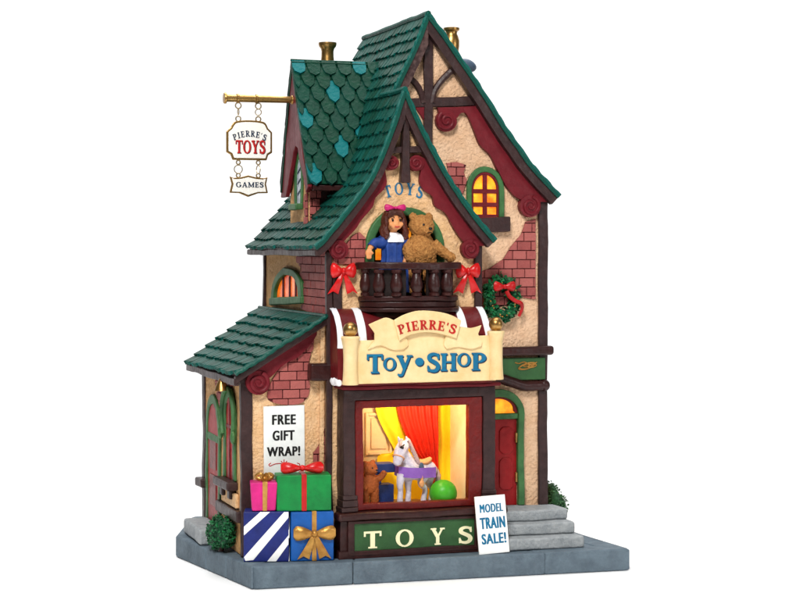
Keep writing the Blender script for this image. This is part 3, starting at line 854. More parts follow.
mb = MB(); mb.use('timber'); mb.rect(pl, -160, -56, 58, 70, .1, 7); part(mb, 'wall_rail', 2)
mb = MB(); mb.use('timber'); mb.rect(pl, -262, -232, 72, 82, -2, 8); part(mb, 'wall_rail', 2)
mb = MB(); mb.use('stucco_tan'); mb.rect(pl, -142, -72, 71, 86, .1, 4); part(mb, 'window_box', 1.2)
# green garland over the side window with a gold bell
gar = thing('garland', 'green garland with a gold bell draped over the narrow side window', 'garland', V((AX-6, 110, zs2)))
mb = MB(); mb.use('frame_green')
pth = [pl.p(cA + 29*math.cos(PI*k/20), zs2 + 2 + 32*math.sin(PI*k/20), 4) for k in range(-4, 25)]
mb.tube(smooth_path(pth, 2), 2.8, seg=8)
for e in (-1, 1): mb.ell(pl.p(cA + e*30, zs2-16, 5), (3, 4.5, 7))
mb.build('swag', parent=gar, bevel=0)
mb = MB(); mb.use('gold'); mb.lathe(pl.p(cA-2, zs2+38, 10), [(8, -7), (7, -4), (4.5, 2), (2, 6), (.5, 8)], seg=14); mb.build('bell', parent=gar)

# ---- display bay on the shop front
zf = q(420, 501, 18).z - 10.5
bay = MB(); bay.use('timber')
pl = F(18)
def ii(pts): return fi(18, pts)
(bx0, _), = ii([(343.5, 450)]); (bx1, _), = ii([(496, 450)])
zt = q(420, 388, 18).z; zsill = q(420, 509, 18).z
zh = q(420, 398.5, 18).z
ixl = q(355.5, 450, 18).x; ixr = q(483.5, 450, 18).x
bay.prism(pl, [(bx0, zsill), (bx0, zt), (bx1, zt), (bx1, zsill), (ixr, zsill), (ixr, zh), (ixl, zh), (ixl, zsill)], -24, 0)
bayo = part(bay, 'display_window', 1.3)
k = MB(); k.use('frame_red')
zr0, zr1 = q(420, 502, 18).z, q(420, 406.5, 18).z; rx0 = q(364.5, 450, 16).x; rx1 = q(470, 450, 16).x
frame4(k, pl, (ixl+.2, ixr-.2, zsill+.2, zh-.2), (rx0, rx1, zr0, zr1), -12, -1.5)
k.build('frame', parent=bayo, bevel=1.6, seg=3)
for s_ in (1, -1):
    k = MB(); k.use('timber')
    x_ = bx0 if s_ > 0 else bx1
    for i, (dx, z0_, z1_, pr_) in enumerate(((3, zsill, zsill+5, 4), (1.6, zsill+5.1, zsill+12, 2.6), (.8, zsill+12.1, zsill+17, 1.4))):
        k.box(min(x_-dx*s_, x_+s_*15), max(x_-dx*s_, x_+s_*15), 18-pr_, 40, z0_, z1_)
    k.build('pilaster_foot', parent=bayo, bevel=1.2)
# sill moulding
k = MB(); k.use('timber_warm'); zs0 = q(420, 517.5, 14).z
k.box(bx0-8, bx1+3, 8, 29.6, zs0, zsill); k.ell((bx1+4, 14, (zs0+zsill)/2), (7, 7, 6.5))
k.build('sill', parent=bayo, bevel=3, seg=3)
# stall riser and its green fascia
k = MB(); k.use('timber_warm'); k.box(bx0-4, bx1-1, 15, 41.6, 24, zf-6); k.box(bx0-4.1, bx1-1.1, 15.1, 29.4, zf-5.9, zs0-.2); k.box(bx0-6.5, bx1+1, 12, 41.8, 23.4, 31)
k.build('stall_riser', parent=bayo, bevel=1.6)
k = MB(); k.use('timber_warm'); fx0, fx1 = q(354, 540, 14).x, q(474, 540, 14).x; fz0, fz1 = q(414, 549.5, 14).z, q(414, 521, 14).z
frame4(k, F(15), (fx0-7, fx1+7, fz0-3, fz1+3), (fx0, fx1, fz0, fz1), .1, 3.6)
k.build('fascia_frame', parent=bayo, bevel=.8)
k = MB(); k.use('panel_green'); k.rect(F(15), fx0, fx1, fz0, fz1, .05, 1.3); fas = k.build('fascia_panel', parent=bayo)
# lettering sits on the shop itself, one level below
k = MB(); k.use('letter_cream')
pf = F(13.7); zl = q(414, 546, 13.7).z
for ch, xa, xb in (('T', 363.5, 381.5), ('O', 395.5, 413.5), ('Y', 430.5, 444.5), ('S', 458.5, 472)):
    a0, a1 = q(xa, 540, 13.7).x, q(xb, 540, 13.7).x; w_ = GL[ch][0]
    glyph(k, ch, lambda gx, gy, d, a0=a0, a1=a1, w_=w_: pf.p(a0 + gx/w_*(a1-a0), zl + gy*17.5 , d), .7)
k.build('lettering', parent=bayo)
# inside of the display window
k = MB(); k.use('case_cream'); YBK = 84
zf = zr0 - 10.5
k.box(rx0-16, rx1+2, 30.2, YBK, zf-5, zf)                       # floor
k.box(rx1+1, rx1+5, 30.2, YBK, zf+.2, zr1+8)                     # right cheek
k.box(rx0-20, rx0-16, 30.2, YBK, zf+.2, zr1+8)                   # left cheek
k.box(rx0-16, rx1+1, 30.2, YBK, zr1+9, zr1+12)                   # ceiling
k.box(rx0-20, rx1+5, YBK+.2, YBK+4, zf-5, zr1+12)               # back
a, b = q(368, 452, YBK), q(389, 415, YBK)
for x0_, x1_, z0_, z1_ in ((a.x, b.x, a.z-3, a.z), (a.x, b.x, b.z, b.z+3), (a.x-3, a.x, a.z-3, b.z+3), (b.x, b.x+3, a.z-3, b.z+3)):
    k.box(x0_, x1_, YBK-2, YBK+.1, z0_, z1_)
a, b = q(371, 449, YBK), q(386, 418, YBK); k.box(a.x, b.x, YBK-1, YBK+.1, a.z, b.z)
k.build('display_case', parent=bayo, bevel=.4)

# ---- right-hand cornice bands and green fascia
def molding(name, Y, xa, xb, y0, y1, dep, m='timber_warm', parent=None):
    a, b = q(xa, y1, Y), q(xb, y0, Y); mb = MB(); mb.use(m)
    mb.box(a.x, b.x, Y-dep, Y-.2, a.z, b.z); return part(mb, name, min(3.2, (b.z-a.z)*.35), seg=3)
molding('cornice', 80, 470, 550.5, 345.5, 356.5, 12)
mb = MB(); mb.use('panel_green'); a, b = q(470, 381, 80), q(543.5, 357, 80); mb.box(a.x, b.x, 74, 79.8, a.z, b.z); part(mb, 'fascia_panel', 1)
mb = MB(); mb.use('timber_warm')
pts = smooth_path([q(x, y, 75) for x, y in ((478, 374), (498, 378), (512, 382.5), (524, 386), (536, 385.5), (545, 385))], 4)
mb.tube(pts, 5.6, seg=10); mb.ell(pts[-1], (6.5, 6, 6.5)); part(mb, 'cornice', 0)
mb = MB(); mb.use('gold_paint')
for k_, (rx_, rz_, ox, oz) in enumerate(((9, 3.2, 0, 0), (7, 2.4, 3, 1.5), (8, 2.6, -2, -1.2), (5, 1.8, 6, 0))):
    c_ = q(527, 366, 73.6); mb.tube([V((c_.x + ox + rx_*math.cos(t)*(1 + .1*math.sin(2*t)), c_.y - .1*k_, c_.z + oz + rz_*math.sin(t + .4))) for t in [2*PI*j/24 for j in range(24)]], .55, seg=6, closed=True)
mb.tube(smooth_path([q(x, y, 73.5) for x, y in ((515, 362.5), (519, 363.5), (524, 362), (531, 364.5), (537, 362))], 4), .6, seg=6)
part(mb, 'gold_flourish', 0)

# ---- front door
pl = F(80)
(dx, dz), = fi(80, [(496.5, 414)]); R_o = q(522.5, 440, 80).x - dx; R_i = R_o - 7.5
zd = q(510, 505, 80).z; zap = q(497, 388.5, 80).z - dz
d0 = MB(); d0.use('door_red'); ztr = q(505, 419, 80).z; ztr2 = q(505, 413, 80).z
d0.rect(pl, dx-R_i, dx+R_i, zd, ztr, -.5, 1.4); door = part(d0, 'front_door', .5)
d0 = MB(); d0.use('frame_green'); d0.prism(pl, band(arch(dx, dz, R_o, zd, rz=zap), arch(dx, dz, R_i, zd, rz=zap-8.5)), .1, 7); d0.rect(pl, dx-R_i-.5, dx+R_i+.5, ztr, ztr2, .2, 5.2)
d0.build('door_frame', parent=door, bevel=1.5)
d0 = MB(); d0.use('oxblood'); d0.prism(pl, band(arch(dx, dz+2, R_i, dz-.5, rz=zap-10), arch(dx, dz+5, R_i-4.5, dz+3, rz=zap-16)), .3, 4); d0.build('fanlight_frame', parent=door, bevel=.8)
d0 = MB(); d0.use('pane_yellow'); d0.prism(pl, arch(dx, dz+2, R_i, dz-.5, rz=zap-10), .1, 1.2); d0.build('fanlight', parent=door)
d0 = MB(); d0.use('door_red')
def chamf(x0, x1, z0, z1, c): return [(x0+c, z0), (x1-c, z0), (x1, z0+c), (x1, z1-c), (x1-c, z1), (x0+c, z1), (x0, z1-c), (x0, z0+c)]
for z0_, z1_ in ((490, 458), (454, 427)):
    a, b = q(501, z0_, 79).z, q(501, z1_, 79).z
    d0.prism(pl, chamf(dx+2.5, dx+R_i-4.5, a, b, 4), 1.3, 2.8); d0.prism(pl, chamf(dx-R_i+4.5, dx-2.5, a, b, 4), 1.3, 2.8)
d0.build('door_panel', parent=door, bevel=.9)
for y_ in (437.5, 477):
    d0 = MB(); d0.use('gold'); c_ = q(517, y_, 78); d0.box(c_.x-2.6, c_.x+2.6, 75.5, 78.8, c_.z-5.5, c_.z+5.5); d0.build('hinge', parent=door, bevel=.6)

# ---- chimney pots, roof knob and sign pole
def pot(o, prof): mb = MB(); mb.use('gold'); mb.lathe(o, prof, seg=24); return part(mb, 'chimney_pot', 0)
c_ = q(327.5, 62, 215)
pot(c_ + V((0, 0, -22)), [(7, 0), (7.2, 10), (7.6, 22), (7, 28), (6.9, 34), (7.6, 37), (9.6, 39.5), (10.3, 42), (10.2, 44), (8, 44.2), (6.6, 42)])
c_ = q(451.5, 55, 160)
pot(c_ + V((0, 0, -30)), [(6, 0), (6.4, 20), (7.6, 30), (8.9, 40), (9, 46), (7.6, 51), (6.2, 54), (6.8, 56.5), (9, 58), (9.2, 60.5), (7.6, 61), (6, 59)])
mb = MB(); mb.use('knob_slate'); c_ = q(467, 65.5, 160)
mb.ell(c_, (11.5, 9, 7), rot=Matrix.Rotation(.35, 3, 'Y')); mb.tube([c_ + V((-14, 0, -12)), c_ + V((-2, 0, -1))], [6, 4.5]); part(mb, 'roof_vent', 0)
ZP, YP = 507.2, 190
mb = MB(); mb.use('gold')
mb.lathe((13, YP, ZP), [(5.6, 0), (6.2, .8), (6.2, 2.6), (4.2, 3.4), (4.1, 14), (5.3, 14.6), (5.3, 16.8), (4.1, 17.4), (4.1, 35.5), (5.2, 36), (5.2, 38), (4.0, 38.6), (3.8, 76), (5, 77), (5.6, 80), (4.2, 82), (4, 92)], axis=(1, 0, 0), seg=18)
part(mb, 'sign_pole', 0)

# ---- balcony
BZ1 = q(404, 262.5, 16).z; BZ0 = q(404, 269.5, 10).z; FZ1 = q(404, 296, 12).z
bxc = (q(355, 265, 42).x + q(459, 265, 42).x)/2; brx = (q(459, 265, 42).x - q(354, 265, 42).x)/2
def ellp(rx, ry, n=28, y0=42): return [(bxc - rx*math.cos(PI*k/n), y0 - ry*math.sin(PI*k/n)) for k in range(n+1)]
mb = MB(); mb.use('timber_warm')
for z0_, z1_, g in ((FZ1-5.5, FZ1, 0), (FZ1-12, FZ1-5.7, -1.5), (FZ1-17, FZ1-12.2, 1), (FZ1-23, FZ1-17.2, -6)):
    mb.ext([V((x, y, z0_)) for x, y in ellp(brx-3+g, 36+g)], (0, 0, z1_-z0_))
bal = part(mb, 'balcony', 1.5)
mb = MB(); mb.use('timber_warm')
o_, i_ = ellp(brx, 38), ellp(brx-9, 28)
mb.ext([V((x, y, BZ0)) for x, y in o_ + i_[::-1]], (0, 0, BZ1-BZ0)); mb.build('rail', parent=bal, bevel=1.6, seg=3)
for k0, k1 in ((2, 13), (16, 26)):  # near-black panels added to stand for the shade between the balusters
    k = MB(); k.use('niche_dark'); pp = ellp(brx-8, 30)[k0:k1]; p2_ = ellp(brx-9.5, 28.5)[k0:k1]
    k.ext([V((x, y, FZ1+.1)) for x, y in pp + p2_[::-1]], (0, 0, BZ0-FZ1-.3)); k.build('added_dark_panel', parent=bal)
for px in (365.7, 379, 396.4, 416.5, 434, 446.5):
    x = q(px, 284, 18).x; cs = max(-1, min(1, (x-bxc)/(brx-5))); y = 42 - 33*math.sqrt(max(.05, 1-cs*cs))
    x = q(px, 284, y).x
    h = BZ0 - FZ1
    k = MB(); k.use('timber_warm')
    k.lathe((x, y, FZ1), [(5.6, 0), (5.6, h*.1), (4, h*.14), (5.4, h*.22), (6.6, h*.36), (6.4, h*.5), (5, h*.72), (3.8, h*.84), (5.4, h*.88), (5.6, h)], seg=14)
    k.build('baluster', parent=bal)

# ---- barrel awning with white stripes above the bay
aw_prof = smooth_path([(44, q(400, 307.5, 42).z), (34, q(400, 309.5, 38).z), (22, q(400, 318, 24).z), (12, q(400, 333, 14).z), (8.5, q(400, 352, 8).z), (8.5, q(400, 382, 8).z)], 5)
aw_prof = [(v.x, v.y) for v in aw_prof]
axl, axr = X0-.5, q(490, 330, 12).x + 1.5
mb = MB()
mb.use('oxblood')
def awn(x0, x1, d0, d1, cut=0):
    ap = aw_prof[:len(aw_prof)-cut]; n = len(ap); vs = []
    for x in (x0, x1):
        for dd in (d0, d1):
            for i, (y, z) in enumerate(ap):
                a = V(ap[max(i-1, 0)]); b = V(ap[min(i+1, n-1)]); t = (b-a).normalized(); nn = V((t.y, -t.x))
                vs.append(V((x, y + nn.x*dd, z + nn.y*dd)))
    fs = []
    for i in range(n-1):
        for s0, s1, fl in ((0, n, 0), (2*n, 3*n, 1)): fs.append([s0+i, s0+i+1, s1+i+1, s1+i])
        fs.append([i, 2*n+i, 2*n+i+1, i+1]); fs.append([n+i, n+i+1, 3*n+i+1, 3*n+i])
    fs += [[0, n, 3*n, 2*n], [n-1, 3*n-1, 4*n-1, 2*n-1]][:2]
    mb.add(vs, [f for f in fs])
MATS['oxblood_awning'] = mat('awning_red', '#6a1419', '#560e12', rough=.4, bump=.25)
mb = MB(); mb.use('awning_red'); awn(axl+1, axr-1, -4, 0)
n_ = len(aw_prof)
for x in (axl+.5, axr-2.5):
    mb.ext([V((x, y, z)) for y, z in aw_prof] + [V((x, 44, aw_prof[-1][1]))], (2, 0, 0))
mb.box(axl+1, axr-1, 6.5, 40, aw_prof[-1][1]-3, aw_prof[-1][1]+2)
awo = part(mb, 'awning', .6)
for x0_, x1_ in ((axl, axl+6.5), (q(351, 310, 40).x, q(351, 310, 40).x+8.5), (axr-34, axr-26), (axr-7.5, axr-.2)): 
    mb = MB(); mb.use('snow'); awn(x0_, x1_, -.4, .9, 6); mb.build('white_stripe', parent=awo, bevel=.4)
mb = MB(); mb.use('snow'); zz = aw_prof[-1][1]
for k_ in range(6): mb.ell((axl+1 + R()*2, 8 + k_*5, zz + 2*R()), (3.5, 4, 3.5 + R()))
mb.build('snow_edge', parent=awo, remesh=.8)
# red moulding under the sign
mb = MB(); mb.use('oxblood'); mb.box(bx0-4, bx1+3, 9, 42, zt+.3, aw_prof[-1][1]-3.2); part(mb, 'head_moulding', 1.5)

# ================================================================== SIGNS
# ---- the big sign board over the display window
YS = 2
pl = F(YS)
def si(pts): return fi(YS, pts)
sg = thing('shop_sign', 'cream sign board with scroll columns and ribbon, lettered TOY SHOP, above the display window', 'shop sign', q(423, 383, YS))
mb = MB(); mb.use('cream')
mb.prism(pl, si([(352, 341), (394, 339.5), (399, 331), (453, 329), (457, 337), (497, 335), (497, 380.5), (352, 384.5)]), -5, 0); mb.build('board', parent=sg, bevel=1.4)
for xa, xb, yt, yb_, xt0, xt1 in ((343.5, 359, 336.5, 385, 341.8, 361), (490, 504, 331, 379.5, 488.5, 505.5)):
    a = q((xa+xb)/2, yb_, YS-3); t = q((xa+xb)/2, yt, YS-3); h = t.z - a.z; r = (q(xb, yb_, YS).x - q(xa, yb_, YS).x)/2
    mb = MB(); mb.use('cream'); mb.lathe(a + V((0, 3, 0)), [(r, 0), (r*1.03, 1.2), (r*.97, h*.1), (r*.9, h*.3), (r*.88, h*.55), (r*.94, h*.8), (r*1.12, h*.93), (r*1.2, h*.97), (r*1.12, h), (r*.6, h+.3)], seg=24)
    c_ = mb.build('column', parent=sg)
    mb = MB(); mb.use('gold'); mb.ell(t + V((0, 3, 7)), 7.6, seg=24, rings=16); mb.lathe(t + V((0, 3, 0)), [(4.6, 0), (5, .6), (3.6, 1.6)]); mb.build('finial', parent=c_)
mb = MB(); mb.use('cream')
mb.prism(pl, sp2(si([(368, 324.5), (378, 320), (386, 317.5), (394, 320.5)]), 3) + si([(407, 340), (408, 345)]) + sp2(si([(403, 349.5), (392, 350), (380, 345.5), (367, 349.5)]), 3) + si([(374, 340), (374, 333)]), .2, 2.4)
mb.prism(pl, si([(456, 326), (470, 328)]) + sp2(si([(470, 328), (475, 327), (481, 325)]), 3) + si([(477.5, 334), (481.5, 341), (481, 346)]) + sp2(si([(480, 346.5), (470, 349), (458, 347), (446, 349)]), 3) + si([(443, 345), (446, 333)]), .2, 2.4)
mb.build('ribbon_tail', parent=sg, bevel=.7)
mb = MB(); mb.use('cream')
mb.prism(pl, sp2(si([(392.5, 320), (404, 314), (418, 310.5), (436, 311.5), (450, 315), (460, 320.5)]), 4) + sp2(si([(455, 338.5), (446, 335.5), (432, 332.5), (419, 332.5), (406, 336), (398, 341)]), 4), 2.2, 5.2)
mb.build('ribbon', parent=sg, bevel=1)
mb = MB(); mb.use('letter_red')
a0, a1 = q(399.5, 328, YS-5).x, q(454.5, 328, YS-5).x; b0 = q(427, 330.5, YS-5).z
def arcA(t): u = 2*t-1; return (-u*u*5.2 + 1.6 - u*.4, -u*.36)
word(mb, "PIERRE'S", F(YS-5.2), a0, a1, b0 - .5, 9.6, .6, gap=.12, arcf=arcA); mb.build('lettering', parent=sg)
mb = MB()
p2 = F(YS)
for sh, m_, th_ in ((1.1, 'letter_dark', .5), (0, 'letter_teal', 1.0)):
    mb.use(m_)
    for ch, xa, xb, yt, yb_ in (('T', 366.5, 383, 354, 373.5), ('O', 383, 396, 357.5, 370.5), ('y', 396.5, 412, 355.5, 369), ('.', 415, 423.5, 357.5, 366), ('S', 427, 439.5, 353, 372),
                              ('H', 440.5, 456.5, 353, 371), ('O', 457, 470.5, 353, 366.5), ('P', 471.5, 486, 352.5, 370.5)):
        A0, A1 = q(xa, yb_, YS), q(xb, yt, YS); w_ = GL[ch][0]; y1 = .68 if ch == 'y' else 1; x_off, y_off = sh*.9, -sh
        if ch == '.':
            glyph(mb, ch, lambda gx, gy, d: p2.p(A0.x + x_off + gx/.3*(A1.x-A0.x), A0.z + y_off + (gy-.35)/.3*(A1.z-A0.z), d), th_)
        else:
            glyph(mb, ch, lambda gx, gy, d: p2.p(A0.x + x_off + gx/w_*(A1.x-A0.x), A0.z + y_off + gy/y1*(A1.z-A0.z), d), th_)
mb.build('lettering', parent=sg)
# TOYS painted in an arc on the gable: a part of the shop
mb = MB(); mb.use('letter_blue')
a0, a1 = q(385.5, 194, 42).x, q(421.5, 194, 42).x; b0 = q(403.5, 197.5, 42).z
def arcB(t): u = 2*t-1; return (-u*u*5 + 3.2, -u*.34)
word(mb, 'TOYS', F(42), a0, a1, b0, 12.5, .5, gap=.2, arcf=arcB); mb.build('lettering', parent=shop)

# ---- hanging signs on the gold pole
YP = 190
def hang_sign(name, label, outline, words, z0, rings_top, rings_bot, loc):
    t = thing(name, label, 'hanging sign', loc)
    o = MB(); o.use('gold'); pl = F(YP)
    o.prism(pl, outline, -1.6, 1.4); t_b = o.build('border', parent=t, bevel=.6)
    cx = sum(p[0] for p in outline)/len(outline); cz = (min(p[1] for p in outline) + max(p[1] for p in outline))/2
    wd = max(p[0] for p in outline) - min(p[0] for p in outline); ht = max(p[1] for p in outline) - min(p[1] for p in outline)
    o = MB(); o.use('enamel_white'); ii_ = [(cx + (a-cx)*(1-4.4/wd), cz + (b-cz)*(1-4.4/ht)) for a, b in outline]
    o.prism(pl, ii_, 1.2, 2.1); o.build('face', parent=t, bevel=.3)
    return t
oz = lambda y: q(249, y, YP).z
ox = lambda x: q(x, 140, YP).x
o1 = sp2([(ox(230.5), oz(128)), (ox(234), oz(122.5)), (ox(240), oz(120.8)), (ox(249), oz(120.2)), (ox(259), oz(120.8)), (ox(265), oz(122.5)), (ox(268), oz(128))], 4) + \
     [(ox(272), oz(132)), (ox(272), oz(152.5)), (ox(268), oz(155)), (ox(266.5), oz(160.2)), (ox(232.5), oz(160.2)), (ox(230.5), oz(155)), (ox(226.2), oz(152.5)), (ox(226.2), oz(132))]
hs = hang_sign('hanging_sign', 'larger white hanging sign reading TOYS below the gold pole', o1, None, 0, 0, 0, (ox(249), YP, oz(160)))
mb = MB(); mb.use('letter_dark')
def arcC(t): u = 2*t-1; return (-u*u*5 + 2.2, -u*.34)
word(mb, "PIERRE'S", F(YP-2.1), ox(233.5), ox(265), oz(138.6), 6.6, .5, gap=.16, arcf=arcC); mb.build('lettering', parent=hs)
mb = MB()
for sh, m_, th_ in ((.7, 'letter_dark', .4), (0, 'letter_red', .8)):
    mb.use(m_); word(mb, 'TOYS', F(YP-2.1), ox(235)+sh, ox(264.5)+sh, oz(153.5)-sh*.5, 14.4, th_, gap=.06)
mb.build('lettering', parent=hs)
o2 = [(ox(229.5), oz(176.5)), (ox(233), oz(178)), (ox(240), oz(177.5)), (ox(248), oz(175.3)), (ox(257), oz(177.5)), (ox(264), oz(178)), (ox(267.5), oz(177)), (ox(266), oz(184)), (ox(267.8), oz(193)), (ox(258), oz(193.3)), (ox(248), oz(197)), (ox(239), oz(193.3)), (ox(229.5), oz(193)), (ox(231.5), oz(184))]
hg = hang_sign('small_sign', 'smaller white sign reading GAMES hung beneath the larger TOYS sign', o2, None, 0, 0, 0, (ox(249), YP, oz(196)))
mb = MB(); mb.use('letter_dark'); word(mb, 'GAMES', F(YP-2.1), ox(235.5), ox(263), oz(187.3), 5.6, .5, gap=.14); mb.build('lettering', parent=hg)
def ring(mb, c, r, t, nrm): 
    n = V(nrm).normalized(); x = n.orthogonal().normalized(); y = n.cross(x)
    mb.tube([V(c) + (x*math.cos(2*PI*k/18) + y*math.sin(2*PI*k/18))*r for k in range(18)], t, seg=6, closed=True)
for px in (238.3, 258.3):
    mb = MB(); mb.use('wire')
    ring(mb, (ox(px), YP, oz(105.8)), 3.2, .8, (0, 1, 0)); ring(mb, (ox(px), YP, oz(112)), 3.4, .6, (1, 0, 0) if px < 250 else (.4, 1, 0)); ring(mb, (ox(px), YP, oz(119)), 2.8, .8, (0, 1, 0))
    mb.build('hanger', parent=hs)
    mb = MB(); mb.use('wire')
    ring(mb, (ox(px), YP, oz(162.5)), 2.2, .8, (0, 1, 0)); ring(mb, (ox(px), YP, oz(169.4)), 4.6, .6, (0, 1, 0) if px < 250 else (1, .25, 0)); ring(mb, (ox(px), YP, oz(175.5)), 2.2, .8, (0, 1, 0))
    mb.build('hanger', parent=hg)

# ---- poster on the annex wall
pl = F(52.6)
c_ = q(284, 474, 52)
ps = thing('poster', 'pale grey poster reading FREE GIFT WRAP on the lean-to front wall', 'poster', c_)
pp = fi(52.6, [(263.5, 406.5), (304.5, 405), (305, 478), (264, 479)])
mb = MB(); mb.use('paper_grey'); mb.prism(pl, pp, -1.4, 0); mb.build('sheet', parent=ps, bevel=.4)
mb = MB(); mb.use('letter_black')
for t_, xa, xb, yt, yb_ in (('FREE', 272, 295.8, 414.3, 424.8), ('GIFT', 272.5, 294.6, 430, 440.8), ('WRAP!', 266.8, 300.2, 446, 456.6)):
    a, b = q(xa, yb_, 52.6), q(xb, yt, 52.6); sans(mb, t_, pl, a.x, b.x, a.z, b.z, .35)
mb.build('lettering', parent=ps, smooth=False)
mb = MB(); mb.use('letter_red')
def cur(pts, r=.45): mb.tube(smooth_path([q(x, y, 52.5) for x, y in pts], 5), r, seg=6)
cur([(271, 463), (269, 464.5), (270, 466), (275, 464), (281, 463.5), (285, 464.5)]); cur([(297, 463), (299.5, 464), (299, 466), (293, 464), (287, 463.5), (284, 464.7)])
cur([(281, 461), (284, 464), (287, 461)]); cur([(284, 459.5), (284, 465)]); mb.build('flourish', parent=ps)

# ---- leaning sale card
b0_, b1_ = V((240.5, -5.5, 23.4)), V((271, 0.5, 23.4 + 2.6))
ss = thing('sale_sign', 'white card reading MODEL TRAIN SALE leaning against the stall riser beside the steps', 'sale sign', (256, -2, 23.4))
c00 = q(479.5, 555, -4.6); c10 = q(509.8, 552, -4.6); c01 = q(470.3, 497.5, 3.5); c11 = q(500.8, 495, 3.5)
e1 = (c10-c00).normalized(); e2 = (c01-c00); e2 = (e2 - e1*e2.dot(e1)).normalized(); nn = e1.cross(e2)*-1
if nn.y > 0: nn = -nn
plS = Pl(c00, e1, e2, nn); w_, h_ = (c10-c00).length, (c01-c00).length
mb = MB(); mb.use('paper_white'); mb.prism(plS, [(0, 0), (w_, 0), (w_, h_), (0, h_)], -2.2, 0); mb.build('card', parent=ss, bevel=.5)
mb = MB(); mb.use('letter_teal')
for t_, u0, u1, v0, v1 in (('MODEL', .13, .9, .715, .86), ('TRAIN', .1, .93, .435, .63), ('SALE!', .11, .92, .17, .35)):
    sans(mb, t_, plS, w_*u0, w_*u1, h_*v0, h_*v1, .3, bold=0 if t_ == 'MODEL' else .012, heavy=.42)
mb.build('lettering', parent=ss, smooth=False)

# ================================================================== STEPS
st = thing('stone_steps', 'three pale grey stone steps up to the red front door', 'steps', (300, 40, 23))
for x1_, y0_, y1_, z0_, z1_ in ((363, 2.5, 79.4, 23.5, 36.2), (360, 20, 79.5, 36.4, 48.7), (359, 38, 79.6, 48.9, 60.3)):
    mb = MB(); mb.use('step_grey'); mb.box(274 if z0_ > 24 else 262, x1_, y0_, y1_, z0_, z1_); mb.build('step', parent=st, bevel=2.4, seg=3)
mb = MB(); mb.use('step_grey'); mb.box(-24, 2.8, 140, 232, 23.4, 40)
tag(mb.build('door_step', origin=(-11, 186, 23.4), bevel=2.6, seg=3), 'single grey stone step outside the narrow red side door', 'step')

# ================================================================== GIFT BOXES
def gift(name, label, o, ang, w, d, h, main, taper=0, rib=None, ribw=5, stripes=None, ribx=0):
    ca, sa = math.cos(ang), math.sin(ang)
    e1, e2 = V((ca, sa, 0)), V((-sa, ca, 0)); o = V(o)
    t = thing(name, label, 'gift box', o, 'wrapped gift boxes stacked by the shop')
    def P(a, b, z, k=1): 
        s_ = 1 + taper*(z/h); return o + e1*(a*s_) + e2*(b*s_) + V((0, 0, z))
    mb = MB(); mb.use(main)
    c = [(-w/2, -d/2), (w/2, -d/2), (w/2, d/2), (-w/2, d/2)]
    mb.add([P(a, b, 0) for a, b in c] + [P(a, b, h) for a, b in c], [[3, 2, 1, 0], [4, 5, 6, 7]] + [[i, (i+1) % 4, 4+(i+1) % 4, 4+i] for i in range(4)])
    mb.build('box', parent=t, bevel=1.4, seg=3)
    if rib:
        mb = MB(); mb.use(rib); q_ = ribw/2; ee = .8
        def strap(axis):
            pts = []
            for (b, z) in ((-d/2-ee, 0), (-d/2-ee, h+ee), (d/2+ee, h+ee), (d/2+ee, 0)):
                pts.append((b, z))
            pl_, pr_ = [], []
            for b, z in pts:
                if axis == 0: pl_.append(P(ribx-q_, b, z)); pr_.append(P(ribx+q_, b, z))
                else: pl_.append(P(b*(w+2*ee)/(d+2*ee), -q_, z)); pr_.append(P(b*(w+2*ee)/(d+2*ee), q_, z))
            cen = P(0, 0, h/2)
            ins = lambda p: p + (cen-p)*.06
            for k in range(3):
                a = [pl_[k], pr_[k], pr_[k+1], pl_[k+1]]; b = [ins(x) for x in a]
                mb.add(a+b, [[0, 1, 2, 3], [7, 6, 5, 4]] + [[i, (i+1) % 4, 4+(i+1) % 4, 4+i] for i in range(4)])
        strap(0); 
        mb2 = mb; mb.build('ribbon', parent=t, bevel=.5)
    return t, e1, e2, P
# striped box
zg = 23.4
FA = -YAW*.9
cS = V((23.5, 34, zg))
t, e1, e2, P = gift('gift_box', 'navy blue gift box with white diagonal stripes, lower left of the stack', cS, FA, 46, 27, 51, 'wrap_navy')
mb = MB(); mb.use('paper_white'); plG = Pl(P(0, -13.5, 0), e1, V((0, 0, 1)), -e2)
for pts in ([(-22.6, 27), (-22.6, 36), (-6, 50.8), (4, 50.8)], [(-22.6, 5), (-21, 1.2), (-13, 2), (22.6, 45), (22.6, 50.6), (18, 50.6)], [(1, .6), (10, .6), (22.6, 18), (22.6, 27)]):
    mb.prism(plG, sp2(pts + [pts[0]], 3)[:-1] if False else pts, -.5, .5)
plH = Pl(P(23, 0, 0), e2, V((0, 0, 1)), e1)
for pts in ([(-13.2, 0.6), (-5, .6), (13, 20), (13, 30)], [(-13.2, 24), (-13.2, 32), (8, 50.6), (13, 50.6), (13, 47)]): mb.prism(plH, pts, -.5, .5)
mb.build('stripe', parent=t, bevel=.3)
# blue box with gold bow
t, e1, e2, P = gift('gift_box', 'bright blue gift box with a large gold bow on its front', V((68, 27, zg)), -.15, 44, 30, 50, 'wrap_blue', rib='gold_paint', ribw=5, ribx=2)
mb = MB(); mb.use('gold_paint'); c_ = P(2, -16, 28)
bow_shape(mb, c_, e1, V((0, 0, 1)), -e2, 43, 14.5, 3.8); tails(mb, c_ + V((0, 0, -1)), e1, V((0, 0, 1)), -e2, 34, 25, 2.4); mb.build('bow', parent=t)
